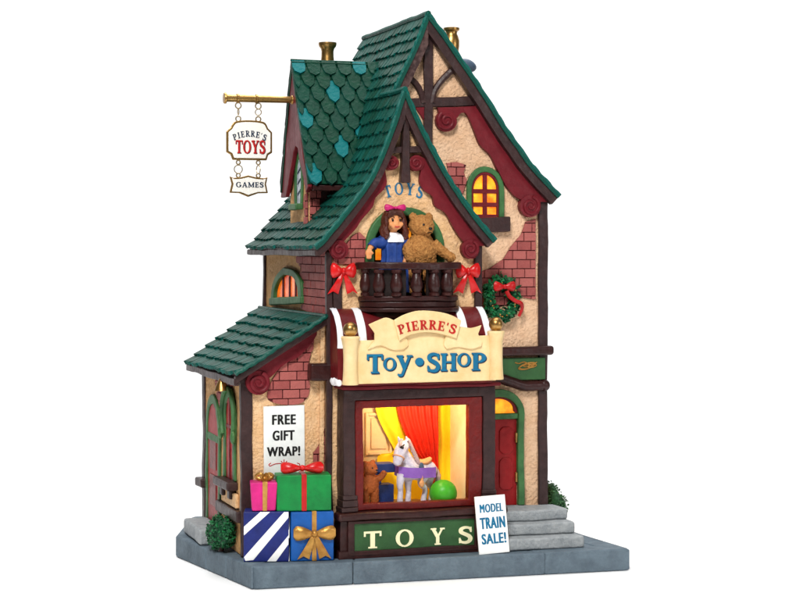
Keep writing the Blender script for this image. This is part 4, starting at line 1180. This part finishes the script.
# pink tapered box
t, e1, e2, P = gift('gift_box', 'small magenta tapered gift box with a gold ribbon on top of the striped box', V((20, 34, zg+51.5)), -.2, 24, 22, 29, 'wrap_pink', taper=.14, rib='gold_paint', ribw=4.6, ribx=1)
mb = MB(); mb.use('gold_paint')
for an, l_ in ((.3, 9), (2.8, 9), (1.3, 6), (4.2, 7), (5.4, 7)):
    d_ = e1*math.cos(an) + e2*math.sin(an); b_ = P(1, 0, 30)
    mb.tube(smooth_path([b_, b_ + d_*l_*.5 + V((0, 0, 6)), b_ + d_*l_ + V((0, 0, 3.5)), b_ + d_*l_*.6 + V((0, 0, .6)), b_ + V((0, 0, .4))], 4), 1.9, seg=8, flat=.5)
mb.ell(P(1, 0, 32), (3, 3, 2.6)); mb.build('bow', parent=t)
# green box
t, e1, e2, P = gift('gift_box', 'large green gift box with a red ribbon and bow on top of the blue box', V((60.5, 30.5, zg+50.6)), -.16, 56, 29, 36.5, 'wrap_green', rib='ribbon_red', ribw=5.4, ribx=0)
mb = MB(); mb.use('bow_red'); b_ = P(-1, -3, 36.5)
e2t = (V((0, 0, 1)) + e2*.35).normalized(); nt_ = e1.cross(e2t)
if nt_.y > 0: nt_ = -nt_
bow_shape(mb, b_ + V((0, 0, 5.5)), e1, e2t, nt_, 44, 12, 4.5)
tails(mb, b_ + V((0, -1, 4)), e1, (e2t*.25 - e2*1).normalized()*-1, V((0, 0, 1)), 26, 9, 1.6); mb.build('bow', parent=t)

# ================================================================== BOWS AND WREATH
E1, E2, NN = V((1, 0, 0)), V((0, 0, 1)), V((0, -1, 0))
c_ = q(343, 271, 36)
bw = thing('red_bow', 'glossy red bow on the left of the balcony', 'bow', c_, 'red bows beside the balcony')
mb = MB(); mb.use('bow_red'); bow_shape(mb, c_, E1, E2, NN, 27, 15, 3.6); mb.build('loops', parent=bw)
mb = MB(); mb.use('bow_red'); tails(mb, c_ + V((0, 1, -2)), E1, E2, NN, 32, 22, 2.4); mb.build('tail', parent=bw)
c2 = q(467.5, 271, 36)
bw2 = dup(bw, c2 - c_, 'glossy red bow on the right of the balcony, nearer the wreath')

def leaf(mb, c, d, n, l, w):
    c, d, n = V(c), V(d).normalized(), V(n); s_ = d.cross(n).normalized()
    m_ = n.normalized()*l*.18
    mb.tint = R()**2*.9
    vs = [c, c + d*l*.45 + s_*w + m_*.6, c + d*l - m_*.5, c + d*l*.45 - s_*w + m_*.6, c + d*l*.5 + m_*1.6]
    mb.add(vs, [[0, 1, 4], [1, 2, 4], [2, 3, 4], [3, 0, 4]])
def rnd(): 
    while True:
        v = V((R()*2-1, R()*2-1, R()*2-1))
        if .05 < v.length < 1: return v.normalized()
wc = q(501.5, 299, 72)
wr = thing('wreath', 'round green holly wreath with a red bow and ribbon on the brick and stucco wall', 'wreath', wc)
mb = MB(); mb.use('leaf'); RX, RZ, TR = 15.5, 18, 6
mb.tube([wc + V((RX*math.cos(2*PI*k/36), 2, RZ*math.sin(2*PI*k/36))) for k in range(36)], 4.2, seg=10, closed=True)
for k in range(560):
    a = R()*2*PI; n = rnd()
    if n.y > .5: n.y = -n.y
    r_ = V((math.cos(a), 0, math.sin(a))); c0 = wc + V((RX*r_.x, 2, RZ*r_.z)) + n*TR*(.7 + .3*R())
    leaf(mb, c0, (rnd() + n*.25), n, 5.5 + 3*R(), 2.5)
mb.build('foliage', parent=wr, smooth=False)
mb = MB(); mb.use('gold_paint')
for k in range(16):
    a = R()*2*PI; mb.ell(wc + V((RX*math.cos(a)*(1 + .25*(R()-.5)), -6.6, RZ*math.sin(a)*(1 + .25*(R()-.5)))), .95, seg=8, rings=6)
mb.build('berry', parent=wr)
mb = MB(); mb.use('ribbon_red'); bow_shape(mb, wc + V((.5, -7, 13.5)), E1, E2, NN, 25, 10.5, 2.4); mb.build('bow', parent=wr)
mb = MB(); mb.use('ribbon_red')
mb.tube(smooth_path([wc + V(p) for p in ((3, -8, 9), (6, -8.5, 3), (13, -9, -2), (20, -7.5, -5), (22.5, -4, -11), (19, -3, -19))], 5), 2.3, seg=8, flat=.5, up=(0, 0, 1)); mb.build('ribbon', parent=wr)

# ================================================================== SHRUBS
def shrub(label, c, r, mt_, n, ls):
    c = V(c); t = thing('shrub', label, 'shrub', c + V((0, 0, -r[2])))
    mb = MB(); mb.use(mt_)
    lumps = [(c, tuple(x*.72 for x in r))] + [(c + V((d.x*r[0]*.5, d.y*r[1]*.5, d.z*r[2]*.5)), (r[0]*.42, r[1]*.42, r[2]*.42)) for d in [rnd() for _ in range(14)]]
    for cc, rr in lumps: mb.ell(cc, rr, seg=10, rings=7)
    for k in range(n):
        cc, rr = lumps[int(R()*len(lumps))]; d = rnd(); c0 = cc + V((d.x*rr[0], d.y*rr[1], d.z*rr[2]))*(1.0 + .1*R())
        if c0.z < c.z - r[2]*.97: continue
        leaf(mb, c0, rnd() + d*.5, d, ls*(.7 + .6*R()), ls*.34)
    mb.build('foliage', parent=t, smooth=False)
    mb = MB(); mb.use('timber_warm'); mb.tube([c + V((0, 0, -r[2]+.5)), c], [3, 2.2]); mb.build('stem', parent=t)
    return t
shrub('dark green curly shrub against the lean-to wall beside the striped gift box', (-10, 98, 42.5), (14, 26, 19.5), 'leaf_shrub', 1500, 4.6)
shrub('mottled olive green shrub at the right corner behind the stone steps', (371, 112, 52), (16, 26, 29), 'leaf_olive', 1700, 3.6)

# ================================================================== DOLL AND BEARS
def body(parts, name, m, parent, vox=.8):
    mb = MB(); mb.use(m)
    for p in parts:
        if p[0] == 'e': mb.ell(p[1], p[2], rot=p[3] if len(p) > 3 else None)
        else: mb.tube(smooth_path(p[1], 4), p[2] if not isinstance(p[2], list) else [x for i in range(len(p[2])-1) for x in [p[2][i] + (p[2][i+1]-p[2][i])*k/4 for k in range(4)]] + [p[2][-1]], seg=12)
    return mb.build(name, parent=parent, remesh=vox)
zfl = FZ1 + .3
YD = 34
dc = q(393.5, 221, YD)
doll = thing('doll', 'girl doll with brown hair, pink hair bow and blue dress on the balcony', 'doll', (q(393, 262, YD).x, YD, zfl))
hx = dc.x
sh_z = q(393, 236, YD).z
hand = q(368.5, 252, YD-4)
elb = q(374, 244, YD-1)
# body: head, neck, torso, arms and legs in one skin
body([('e', dc + V((0, 0, 0)), (9.2, 9.4, 11.0)), ('e', dc + V((.5, -7, -4.5)), (6.5, 4, 5)), ('t', [dc + V((0, 1, -8)), V((hx, YD+1, sh_z-2))], 4),
      ('e', V((hx+.5, YD+2, sh_z-13)), (11, 7, 14)), ('e', dc + V((.8, -10.2, -1.8)), (1.5, 1.7, 1.8)),
      ('e', dc + V((-4.6, -8.2, -3.4)), (3, 2.2, 2.6)), ('e', dc + V((5.4, -8, -3.4)), (3, 2.2, 2.6)),
      ('t', [V((hx-10, YD+1, sh_z-4)), elb, hand + V((1, 0, 3))], [4, 3.4, 2.6]), ('e', hand + V((0, 0, -1)), (3.6, 2.8, 4.4)),
      ('t', [hand + V((2, -2, 1)), hand + V((4.4, -3, -2))], 1.2), ('t', [hand + V((-1.6, -1, -3)), hand + V((-2, -2.4, -7))], 1.1), ('t', [hand + V((.2, -1, -3)), hand + V((.2, -2.4, -7.6))], 1.1), ('t', [hand + V((1.8, -1, -3)), hand + V((2, -2.4, -7))], 1.1),
      ('t', [V((hx+10, YD+1, sh_z-4)), V((hx+14, YD-1, sh_z-14)), V((hx+12, YD-4, sh_z-24))], [4, 3.4, 2.6]), ('e', V((hx+11.5, YD-5, sh_z-27)), (3.2, 2.8, 4)),
      ('t', [V((hx-4, YD+2, sh_z-24)), V((hx-4, YD+2, zfl+3))], [4.5, 3]), ('t', [V((hx+6, YD+2, sh_z-24)), V((hx+6, YD+2, zfl+3))], [4.5, 3]),
      ('e', V((hx-4, YD, zfl+2.4)), (3.4, 5, 2.4)), ('e', V((hx+6, YD, zfl+2.4)), (3.4, 5, 2.4))], 'body', 'skin', doll, .75)
mb = MB(); mb.use('hair')
hp = []
for k in range(30):
    a = PI*(-.15 + 1.3*k/29); ro = 9.7
    x = math.cos(a)*ro; y = math.sin(a)*ro
    ln_ = 19 + 4*R(); pts = [dc + V((x*.75, y*.75+.5, 9.5)), dc + V((x*1.08, y*1.05, 3)), dc + V((x*1.12 + (R()-.5)*2.4, y*1.05 - R()*1.6, -4)), dc + V((x*1.3 + (R()-.5)*3.4, y*1.05 - R()*2.4, -10)), dc + V((x*1.16 + (R()-.5)*4, y*.95-R()*3, -ln_+5)), dc + V((x*1.3 + (R()-.5)*4, y*.95-1-R()*2, -ln_+1))]
    mb.tube(smooth_path(pts, 4), [2.7]*8 + [2.1]*4 + [2.6]*4 + [1.9]*4 + [1.0], seg=7)
for k in range(9):        # fringe
    x = -7 + 14*k/8; mb.tube(smooth_path([dc + V((x*.5, -3, 11.4)), dc + V((x*.9, -8.2, 9.3)), dc + V((x*1.12, -8.6 + abs(x)*.3, 7.4 - abs(x)*.5))], 4), 1.9, seg=7)
mb.ell(dc + V((0, 2.2, 3.4)), (9.8, 9.2, 9.2))
mb.build('hair', parent=doll, remesh=.45)
for sx in (-3.9, 4.3): mb = MB(); mb.use('dark_eye'); mb.ell(dc + V((sx, -9.7, .9)), (1.25, .8, 1.5), seg=10, rings=8); mb.build('eye', parent=doll)
for sx in (-3.9, 4.3): mb = MB(); mb.use('hair'); mb.tube([dc + V((sx-2, -9.5, 3.7)), dc + V((sx, -9.9, 4.5)), dc + V((sx+2, -9.5, 3.8))], .5, seg=6); mb.build('eyebrow', parent=doll)
mb = MB(); mb.use('lips'); mb.tube(smooth_path([dc + V((-2, -10.9, -6)), dc + V((.5, -11.4, -6.6)), dc + V((3, -10.8, -5.9))], 4), .8, seg=8); mb.build('mouth', parent=doll)
mb = MB(); mb.use('bow_pink'); bow_shape(mb, dc + V((0, -4.6, 13.6)), E1, E2, NN, 23, 7, 3.2); mb.build('hair_bow', parent=doll)
mb = MB(); mb.use('dress_blue')
nsk = 26; rows = []
prof = [(sh_z+.5, 5.5, 5), (sh_z-2, 11, 7.2), (sh_z-7, 13.4, 8.8), (sh_z-14, 12.6, 8.6), (sh_z-21, 12, 8.4), (sh_z-25, 12.6, 8.8), (sh_z-34, 15, 11), (sh_z-50, 16, 11.5), (zfl+3, 16.5, 12)]
vs = []
for i, (z, rx_, ry_) in enumerate(prof):
    for k in range(48):
        a = 2*PI*k/48; fold = 1 + (.05 if i > 1 else 0)*math.sin(a*10) * (1 + .15*i)
        vs.append(V((hx + .5 + rx_*math.cos(a)*fold, YD + 1.5 + ry_*math.sin(a)*fold, z)))
fs = [[i*48+k, i*48+(k+1) % 48, (i+1)*48+(k+1) % 48, (i+1)*48+k] for i in range(len(prof)-1) for k in range(48)]
mb.add(vs, fs, [.12 + .25*(1 if (f[0] % 48) % 5 == 0 else 0) for f in fs])
mb.add([vs[k] for k in range(48)], [list(range(48))])
mb.tint = .1
mb.tube(smooth_path([V((hx-9, YD+1, sh_z-3)), V((hx-13, YD, sh_z-7)), elb + V((1, 0, 1)), elb.lerp(hand, .35)], 4), [6, 6.8, 7.2, 7, 6.6, 6.2, 5.8, 5.4, 5.2, 5, 5, 5.2, 5.6], seg=12)
mb.tube(smooth_path([V((hx+9, YD+1, sh_z-3)), V((hx+13, YD, sh_z-8)), V((hx+14.5, YD-1, sh_z-14)), V((hx+13.4, YD-3, sh_z-21))], 4), [6, 6.6, 6.8, 6.6, 6.2, 5.8, 5.4, 5.2, 5, 5, 5, 5.2, 5.4], seg=12)
mb.build('dress', parent=doll)
mb = MB(); mb.use('snow')
vs = []
for (r1, r2, dz) in ((4.6, 4.4, 3.6), (8.2, 7.4, 1.4), (11.6, 9.6, -3.2), (11.9, 9.9, -4.6), (10.6, 8.6, -4)):
    for k in range(40):
        a = 2*PI*k/40; vs.append(V((hx+.4 + r1*math.cos(a)*(1 + .03*math.sin(a*8)), YD + .5 + r2*math.sin(a)*(1 + .05*math.sin(a*7)), sh_z + dz - (1.8 if math.sin(a) < -.7 and r1 > 8 else 0))))
mb.add(vs, [[i*40+k, i*40+(k+1) % 40, (i+1)*40+(k+1) % 40, (i+1)*40+k] for i in range(4) for k in range(40)])
mb.build('collar', parent=doll)

def fur_bear(name, label, hc, sc, m, seat_z, look, arms, group=None):
    """hc head centre, look = unit vector of the muzzle"""
    hc = V(hc); look = V(look).normalized(); side = V((-look.y, look.x, 0)).normalized()
    t = thing(name, label, 'teddy bear', (hc.x, hc.y, seat_z))
    k = sc
    bz = hc.z - 27*k
    ps = [('e', hc, (14*k, 12.5*k, 12*k)), ('e', hc + look*9.5*k + V((0, 0, -3.6*k)), (6.6*k, 6.4*k, 5.4*k)),
          ('e', hc + side*10.2*k + V((0, 0, 9.2*k)) - look*1*k, (4.6*k, 3.6*k, 4.8*k)), ('e', hc - side*10.2*k + V((0, 0, 9.2*k)) - look*1*k, (4.6*k, 3.6*k, 4.8*k)),
          ('e', V((hc.x, hc.y+1, bz)), (17*k, 13.5*k, 19*k)), ('e', V((hc.x, hc.y+1, bz+10*k)), (13*k, 10.5*k, 11*k))]
    if seat_z < bz - 16*k:
        for sx in (-8.5, 8.5): ps += [('t', [V((hc.x+sx*k, hc.y, bz-8*k)), V((hc.x+sx*k, hc.y-3*k, seat_z+6*k))], [8*k, 6.5*k]), ('e', V((hc.x+sx*k, hc.y-5*k, seat_z+4.5*k)), (6.8*k, 8*k, 4.4*k))]
    for a in arms: ps.append(('t', a, [6.3*k, 5.6*k, 5.2*k])); ps.append(('e', a[-1], (5.6*k, 5.4*k, 5.2*k)))
    b = body(ps, 'body', m, t, .8*max(k, .75))
    md = b.modifiers.new('d', 'DISPLACE'); tx = bpy.data.textures.new('fur', 'CLOUDS'); tx.noise_scale = 2.6*S*max(k, .6); tx.noise_depth = 1; md.texture = tx; md.strength = 1.7*S*k; md.mid_level = .5; md.texture_coords = 'LOCAL'
    for sg_ in (-1, 1): e = MB(); e.use('dark_eye'); e.ell(hc + look*10.9*k + side*sg_*4.9*k + V((0, 0, 1.9*k)) - look*abs(.6*k), 1.6*k, seg=10, rings=8); e.build('eye', parent=t)
    e = MB(); e.use('dark_eye'); e.ell(hc + look*15.8*k + V((0, 0, -1.6*k)), (2.1*k, 1.7*k, 1.6*k), seg=10, rings=8); e.build('nose', parent=t)
    e = MB(); e.use('dark_eye'); n_ = hc + look*15.6*k
    e.tube(smooth_path([n_ + side*3*k - look*1.6*k + V((0, 0, -6.4*k)), n_ + V((0, 0, -5.6*k)) , n_ - side*3*k - look*1.6*k + V((0, 0, -6.4*k))], 4), .55*k, seg=6); e.build('mouth', parent=t)
    return t
bh = q(421.5, 226, 33)
fur_bear('teddy_bear', 'curly golden brown teddy bear with outstretched arm beside the doll on the balcony', bh, 1.0, 'bear_fur', zfl, (.3, -.95, -.08),
         [[bh + V((-12, -1, -17)), bh + V((-17, -5, -25)), bh + V((-15, -8, -34))], [bh + V((12, -1, -18)), bh + V((22, -4, -27)), bh + V((30, -7, -33))]])

# ================================================================== TOYS IN THE DISPLAY WINDOW
zfl2 = zf + .3
hb = q(369.5, 468.5, 42)
fur_bear('toy_bear', 'orange brown toy bear at the left edge of the lit display window', hb, .62, 'bear_orange', zfl2, (.55, -.83, 0),
         [[hb + V((-7, -1, -10)), hb + V((-9, -4, -14)), hb + V((-7, -6, -19))], [hb + V((7, -2, -11)), hb + V((11, -4, -9)), hb + V((14, -5, -5))]])
for (xa, xb, ya_, yb_, lab) in ((374, 393.5, 484, 499, 'dark blue toy block lying on the display floor between bear and horse'), (373.5, 394.5, 463, 473, 'dark blue toy block raised on the stacked blocks behind the orange bear')):
    a, b = q(xa, yb_, 52), q(xb, ya_, 52)
    if yb_ > 490: a.z = zfl2
    mb = MB(); mb.use('toy_navy'); mb.box(a.x, b.x, 50, 68, a.z, b.z)
    if yb_ > 490: low_top = b.z
    else:
        mb.box(a.x+1, a.x+9, 52, 66, low_top+.3, a.z-.1)
    tag(mb.build('toy_block', origin=((a.x+b.x)/2, 58, low_top+.3 if yb_ < 490 else a.z), bevel=1.2, seg=3), lab, 'toy block')
# horse
YH = 46
def hq(x, y, dy=0): return q(x, y, YH+dy)
horse = thing('toy_horse', 'white toy horse with violet girth and tan saddle in the lit window', 'toy horse', (hq(412, 497).x, YH, zfl2))
k_ = 1.0
body([('t', [hq(401, 450, -4), hq(406, 458, -1), hq(411, 469), hq(414, 472, 2)], [5.4, 6.4, 9, 10]),
      ('t', [hq(403, 446, -4), hq(400, 452, -8), hq(398, 459, -11), hq(397, 463, -12)], [6.6, 6.6, 5.2, 4.3]), ('e', hq(403, 446.5, -4), (6.6, 6.6, 6.4)), ('e', hq(397.4, 462, -12), (4.8, 4.4, 4.2)),
      ('t', [hq(407, 441, -4), hq(406, 436, -4)], [2, .8]), ('t', [hq(399.5, 441, -4), hq(398, 436.5, -4)], [2, .8]),
      ('e', hq(406, 471, 0), (10.5, 9.5, 10.5)), ('e', hq(417, 470.5, 4), (15.5, 10, 10)), ('e', hq(428, 470, 6), (9.5, 9.5, 10)),
      ('t', [hq(401.5, 474, -5), hq(400, 484, -6), hq(400.5, 491, -5), hq(400, 499.5, -6), V((hq(400, 499.5, -6).x, hq(400, 499.5, -6).y, zfl2 + 2))], [5.2, 3.7, 2.8, 3.2, 3.4]), ('t', [hq(408.5, 475, 3), hq(408, 485, 2), hq(408.5, 491, 3), hq(408, 499, 2), V((hq(408, 499, 2).x, hq(408, 499, 2).y, zfl2 + 2))], [5.2, 3.7, 2.8, 3.2, 3.4]),
      ('t', [hq(425.5, 474, 0), hq(421, 483, 0), hq(425, 489, 2), hq(423.5, 500, 0), V((hq(423.5, 500, 0).x, hq(423.5, 500, 0).y, zfl2 + 2))], [6, 4, 2.8, 3.2, 3.4]), ('t', [hq(431, 474, 10), hq(429, 483, 10), hq(432, 489, 12), hq(431, 499, 10), V((hq(431, 499, 10).x, hq(431, 499, 10).y, zfl2 + 2))], [6, 4, 2.8, 3.2, 3.4])],
     'body', 'horse_white', horse, .7)
mb = MB(); mb.use('mane')
for i in range(9):
    t_ = i/8; p = hq(405 + 10*t_, 441 + 22*t_, 0).lerp(hq(405 + 10*t_, 441 + 22*t_, 0), 1); mb.tube(smooth_path([p + V((1.5, -1, 2)), p + V((4.5, -2, -1)), p + V((5.5, -3, -6))], 3), [2.2, 2.3, 2.2, 2, 1.7, 1.4, .9], seg=8)
mb.tube(smooth_path([hq(402, 439, -6), hq(400.5, 444, -9.5), hq(400, 448, -11)], 3), 1.7, seg=8); mb.build('mane', parent=horse, remesh=.6)
mb = MB(); mb.use('mane'); mb.tube(smooth_path([hq(434.5, 467, 8), hq(438, 473, 9), hq(437.5, 482, 9), hq(436, 489, 9)], 4), [2]*5 + [3]*5 + [2, 1.5, .8], seg=10); mb.build('tail', parent=horse)
def band_round(name, m, xs, y0_, y1_, cx_y, ry):
    pass
mb = MB(); mb.use('dark_eye'); mb.tube([hq(399.9, 447.6, -13), hq(402, 446.4, -13.2), hq(404.4, 444.6, -11.6)], .7, seg=6); mb.build('brow', parent=horse)
mb = MB(); mb.use('violet')
vs = []; xs = [(396.5, 470, 6.5), (403, 470.5, 10.4), (410, 471, 11), (418, 470.8, 11.3), (426, 470.5, 10.9), (433, 470.5, 8.6)]
for z_ in (-5.6, 5.2):
    for sgn, rng in ((-1, xs), (1, xs[::-1])):
        for x, y, ry in rng:
            c_ = hq(x, y, 2 + (x-410)*.18); vs.append(V((c_.x, c_.y + sgn*(ry*1.0 + 1.2), c_.z + z_ - .6)))
n_ = len(xs)*2
mb.add(vs, [[i, (i+1) % n_, n_+(i+1) % n_, n_+i] for i in range(n_)]); mb.build('girth', parent=horse)
mb = MB(); mb.use('saddle'); c_ = hq(422, 461.5, 3); mb.tube(smooth_path([c_ + V((-8, 0, 2)), c_ + V((-3, 0, -.6)), c_ + V((4, 0, -.4)), c_ + V((10, 0, 3.4))], 4), [3, 4, 5, 5.6, 6, 6.2, 6.4, 6.4, 6.2, 5.8, 5, 4, 3], seg=12, flat=.55, up=(0, 1, 0))
mb.tube(smooth_path([c_ + V((-4, -9, -6)), c_ + V((-3.5, -10.5, -14)), c_ + V((-4, -10.5, -20))], 4), 1.5, seg=8); mb.ell(c_ + V((-4, -11, -22)), (3, 2, 4)); mb.build('saddle', parent=horse)
mb = MB(); mb.use('knob_slate'); mb.ell(c_ + V((-4, -10, -6)), (3, 1.8, 6.5)); mb.build('saddle_pad', parent=horse)
mb = MB(); mb.use('saddle'); ring(mb, hq(398.6, 457.5, -10), 6.1, .7, (hq(397, 463, -12) - hq(401, 450, -7))); 
mb.tube([hq(399, 457, -15.4), hq(404, 451, -10)], .45, seg=6); mb.build('bridle', parent=horse)
mb = MB(); mb.use('dark_eye')
for e_ in (hq(402.4, 448, -12.9), hq(399.5, 448.5, .4)): mb = MB(); mb.use('dark_eye'); mb.ell(e_, (1.8, 1.3, 1.2), seg=10, rings=8); mb.build('eye', parent=horse)
c_ = q(443.2, 494.5, 40); c_.z = zfl2 + 14.8
mb = MB(); mb.use('ball_green'); mb.ell(c_, 14.8, seg=32, rings=20)
tag(mb.build('toy_ball', origin=c_ - V((0, 0, 14.8))), 'plain green ball at the right of the lit display window', 'ball')
# curtains
def curtain(name, label, m, left, right, y0, amp, nf, ncol=60, nrow=24):
    L_ = smooth_path(left, 6); R_ = smooth_path(right, 6)
    l2, _ = resample([(p.x, p.y) for p in L_], nrow); r2, _ = resample([(p.x, p.y) for p in R_], nrow)
    mb = MB(); mb.use(m); vs = []
    for back in (0, 1.2):
        for i in range(nrow+1):
            for j in range(ncol+1):
                u = j/ncol; px = l2[i][0] + (r2[i][0]-l2[i][0])*u; py = l2[i][1] + (r2[i][1]-l2[i][1])*u
                p = q(px, py, y0); vs.append(V((p.x, y0 + amp*math.sin(u*nf*2*PI + .4*math.sin(i*.5)) + back, p.z)))
    c = ncol+1; o = (nrow+1)*c
    fs = [[i*c+j, i*c+j+1, (i+1)*c+j+1, (i+1)*c+j] for i in range(nrow) for j in range(ncol)]
    fs += [[o+x for x in f[::-1]] for f in fs]
    for i in range(nrow):
        for j in (0, ncol): fs.append([i*c+j, (i+1)*c+j, o+(i+1)*c+j, o+i*c+j])
    for j in range(ncol):
        for i in (0, nrow): fs.append([i*c+j, i*c+j+1, o+i*c+j+1, o+i*c+j])
    mb.add(vs, fs); b_ = min(v.z for v in vs)
    return tag(mb.build(name, origin=(q(left[0][0], 450, y0).x, y0, b_)), label, 'curtain')
curtain('curtain', 'red pleated curtain swept to one side in the display window', 'curtain_red', [(396, 400), (400, 420), (408, 440), (416, 454), (428, 466), (432, 480), (433, 497)], [(438.5, 400), (438.5, 430), (438.5, 460), (438.5, 497)], 76, 1.5, 6)
curtain('curtain', 'yellow curtain behind the red one, swept from the left of the display window', 'curtain_yellow', [(374, 402), (379, 420), (388, 438), (394, 452), (379, 455), (377, 470), (376, 499)], [(437, 400), (437, 430), (437, 460), (437, 499)], 80.4, .5, 5)
curtain('curtain', 'narrow straight yellow curtain beside the right wall of the display window', 'curtain_yellow', [(436.5, 400), (436.5, 450), (436.5, 499)], [(455, 400), (455, 450), (455, 499)], 80.6, .5, 2)

# ================================================================== CAMERA, LAMPS, BACKGROUND
cam = bpy.data.cameras.new('camera'); co = bpy.data.objects.new('camera', cam); COL.objects.link(co)
co.location = world(0, 0, 0)*S; co.rotation_euler = (PI/2, 0, -YAW)
cam.sensor_width = 36; cam.lens = 81; cam.shift_y = -53/800; cam.clip_start = .01; cam.clip_end = 50
SC.camera = co
def area_lamp(name, loc, tgt, size, power, col=(1, 1, 1)):
    l = bpy.data.lights.new(name, 'AREA'); l.size = size*S; l.energy = power; l.color = col
    o = bpy.data.objects.new(name, l); COL.objects.link(o); o.location = V(loc)*S
    d = V(tgt) - V(loc); o.rotation_euler = d.to_track_quat('-Z', 'Y').to_euler(); return o
area_lamp('key_softbox', (-520, -1250, 1500), (180, 100, 250), 420, 9.1, (1, .985, .96))
area_lamp('fill_softbox', (1300, -1300, 700), (180, 100, 250), 500, 1.5)
area_lamp('top_softbox', (250, 480, 1700), (250, 400, 0), 1300, 7.5)
def bulb(name, loc, p, col, r=4):
    l = bpy.data.lights.new(name, 'POINT'); l.energy = p; l.color = col; l.shadow_soft_size = r*S
    o = bpy.data.objects.new(name, l); COL.objects.link(o); o.location = V(loc)*S
bulb('window_bulb', ((rx0+rx1)/2 + 4, 38, zr1+4), .05, (1, .74, .4), 5)
w = bpy.data.worlds.new('World'); SC.world = w; w.use_nodes = True
nt = w.node_tree; bg = nt.nodes['Background']
# a white studio sweep behind the model, a dimmer room behind the camera
tc = nt.nodes.new('ShaderNodeTexCoord'); dt = nt.nodes.new('ShaderNodeVectorMath'); dt.operation = 'DOT_PRODUCT'; mr = nt.nodes.new('ShaderNodeMapRange')
dt.inputs[1].default_value = (SY, CY, 0)
nt.links.new(tc.outputs['Generated'], dt.inputs[0]); nt.links.new(dt.outputs['Value'], mr.inputs[0])
mr.inputs[1].default_value = .35; mr.inputs[2].default_value = .82; mr.inputs[3].default_value = .05; mr.inputs[4].default_value = 1.15
bg.inputs['Color'].default_value = (1, 1, 1, 1); nt.links.new(mr.outputs[0], bg.inputs['Strength'])
SC.view_settings.view_transform = 'Standard'; SC.view_settings.look = 'None'; SC.view_settings.exposure = 0; SC.view_settings.gamma = 1
SC.render.engine = 'CYCLES'
SC.cycles.max_bounces = 8; SC.cycles.use_denoising = True; SC.cycles.sample_clamp_indirect = 4
for o in bpy.data.objects:
    if '_o' in o: del o['_o']
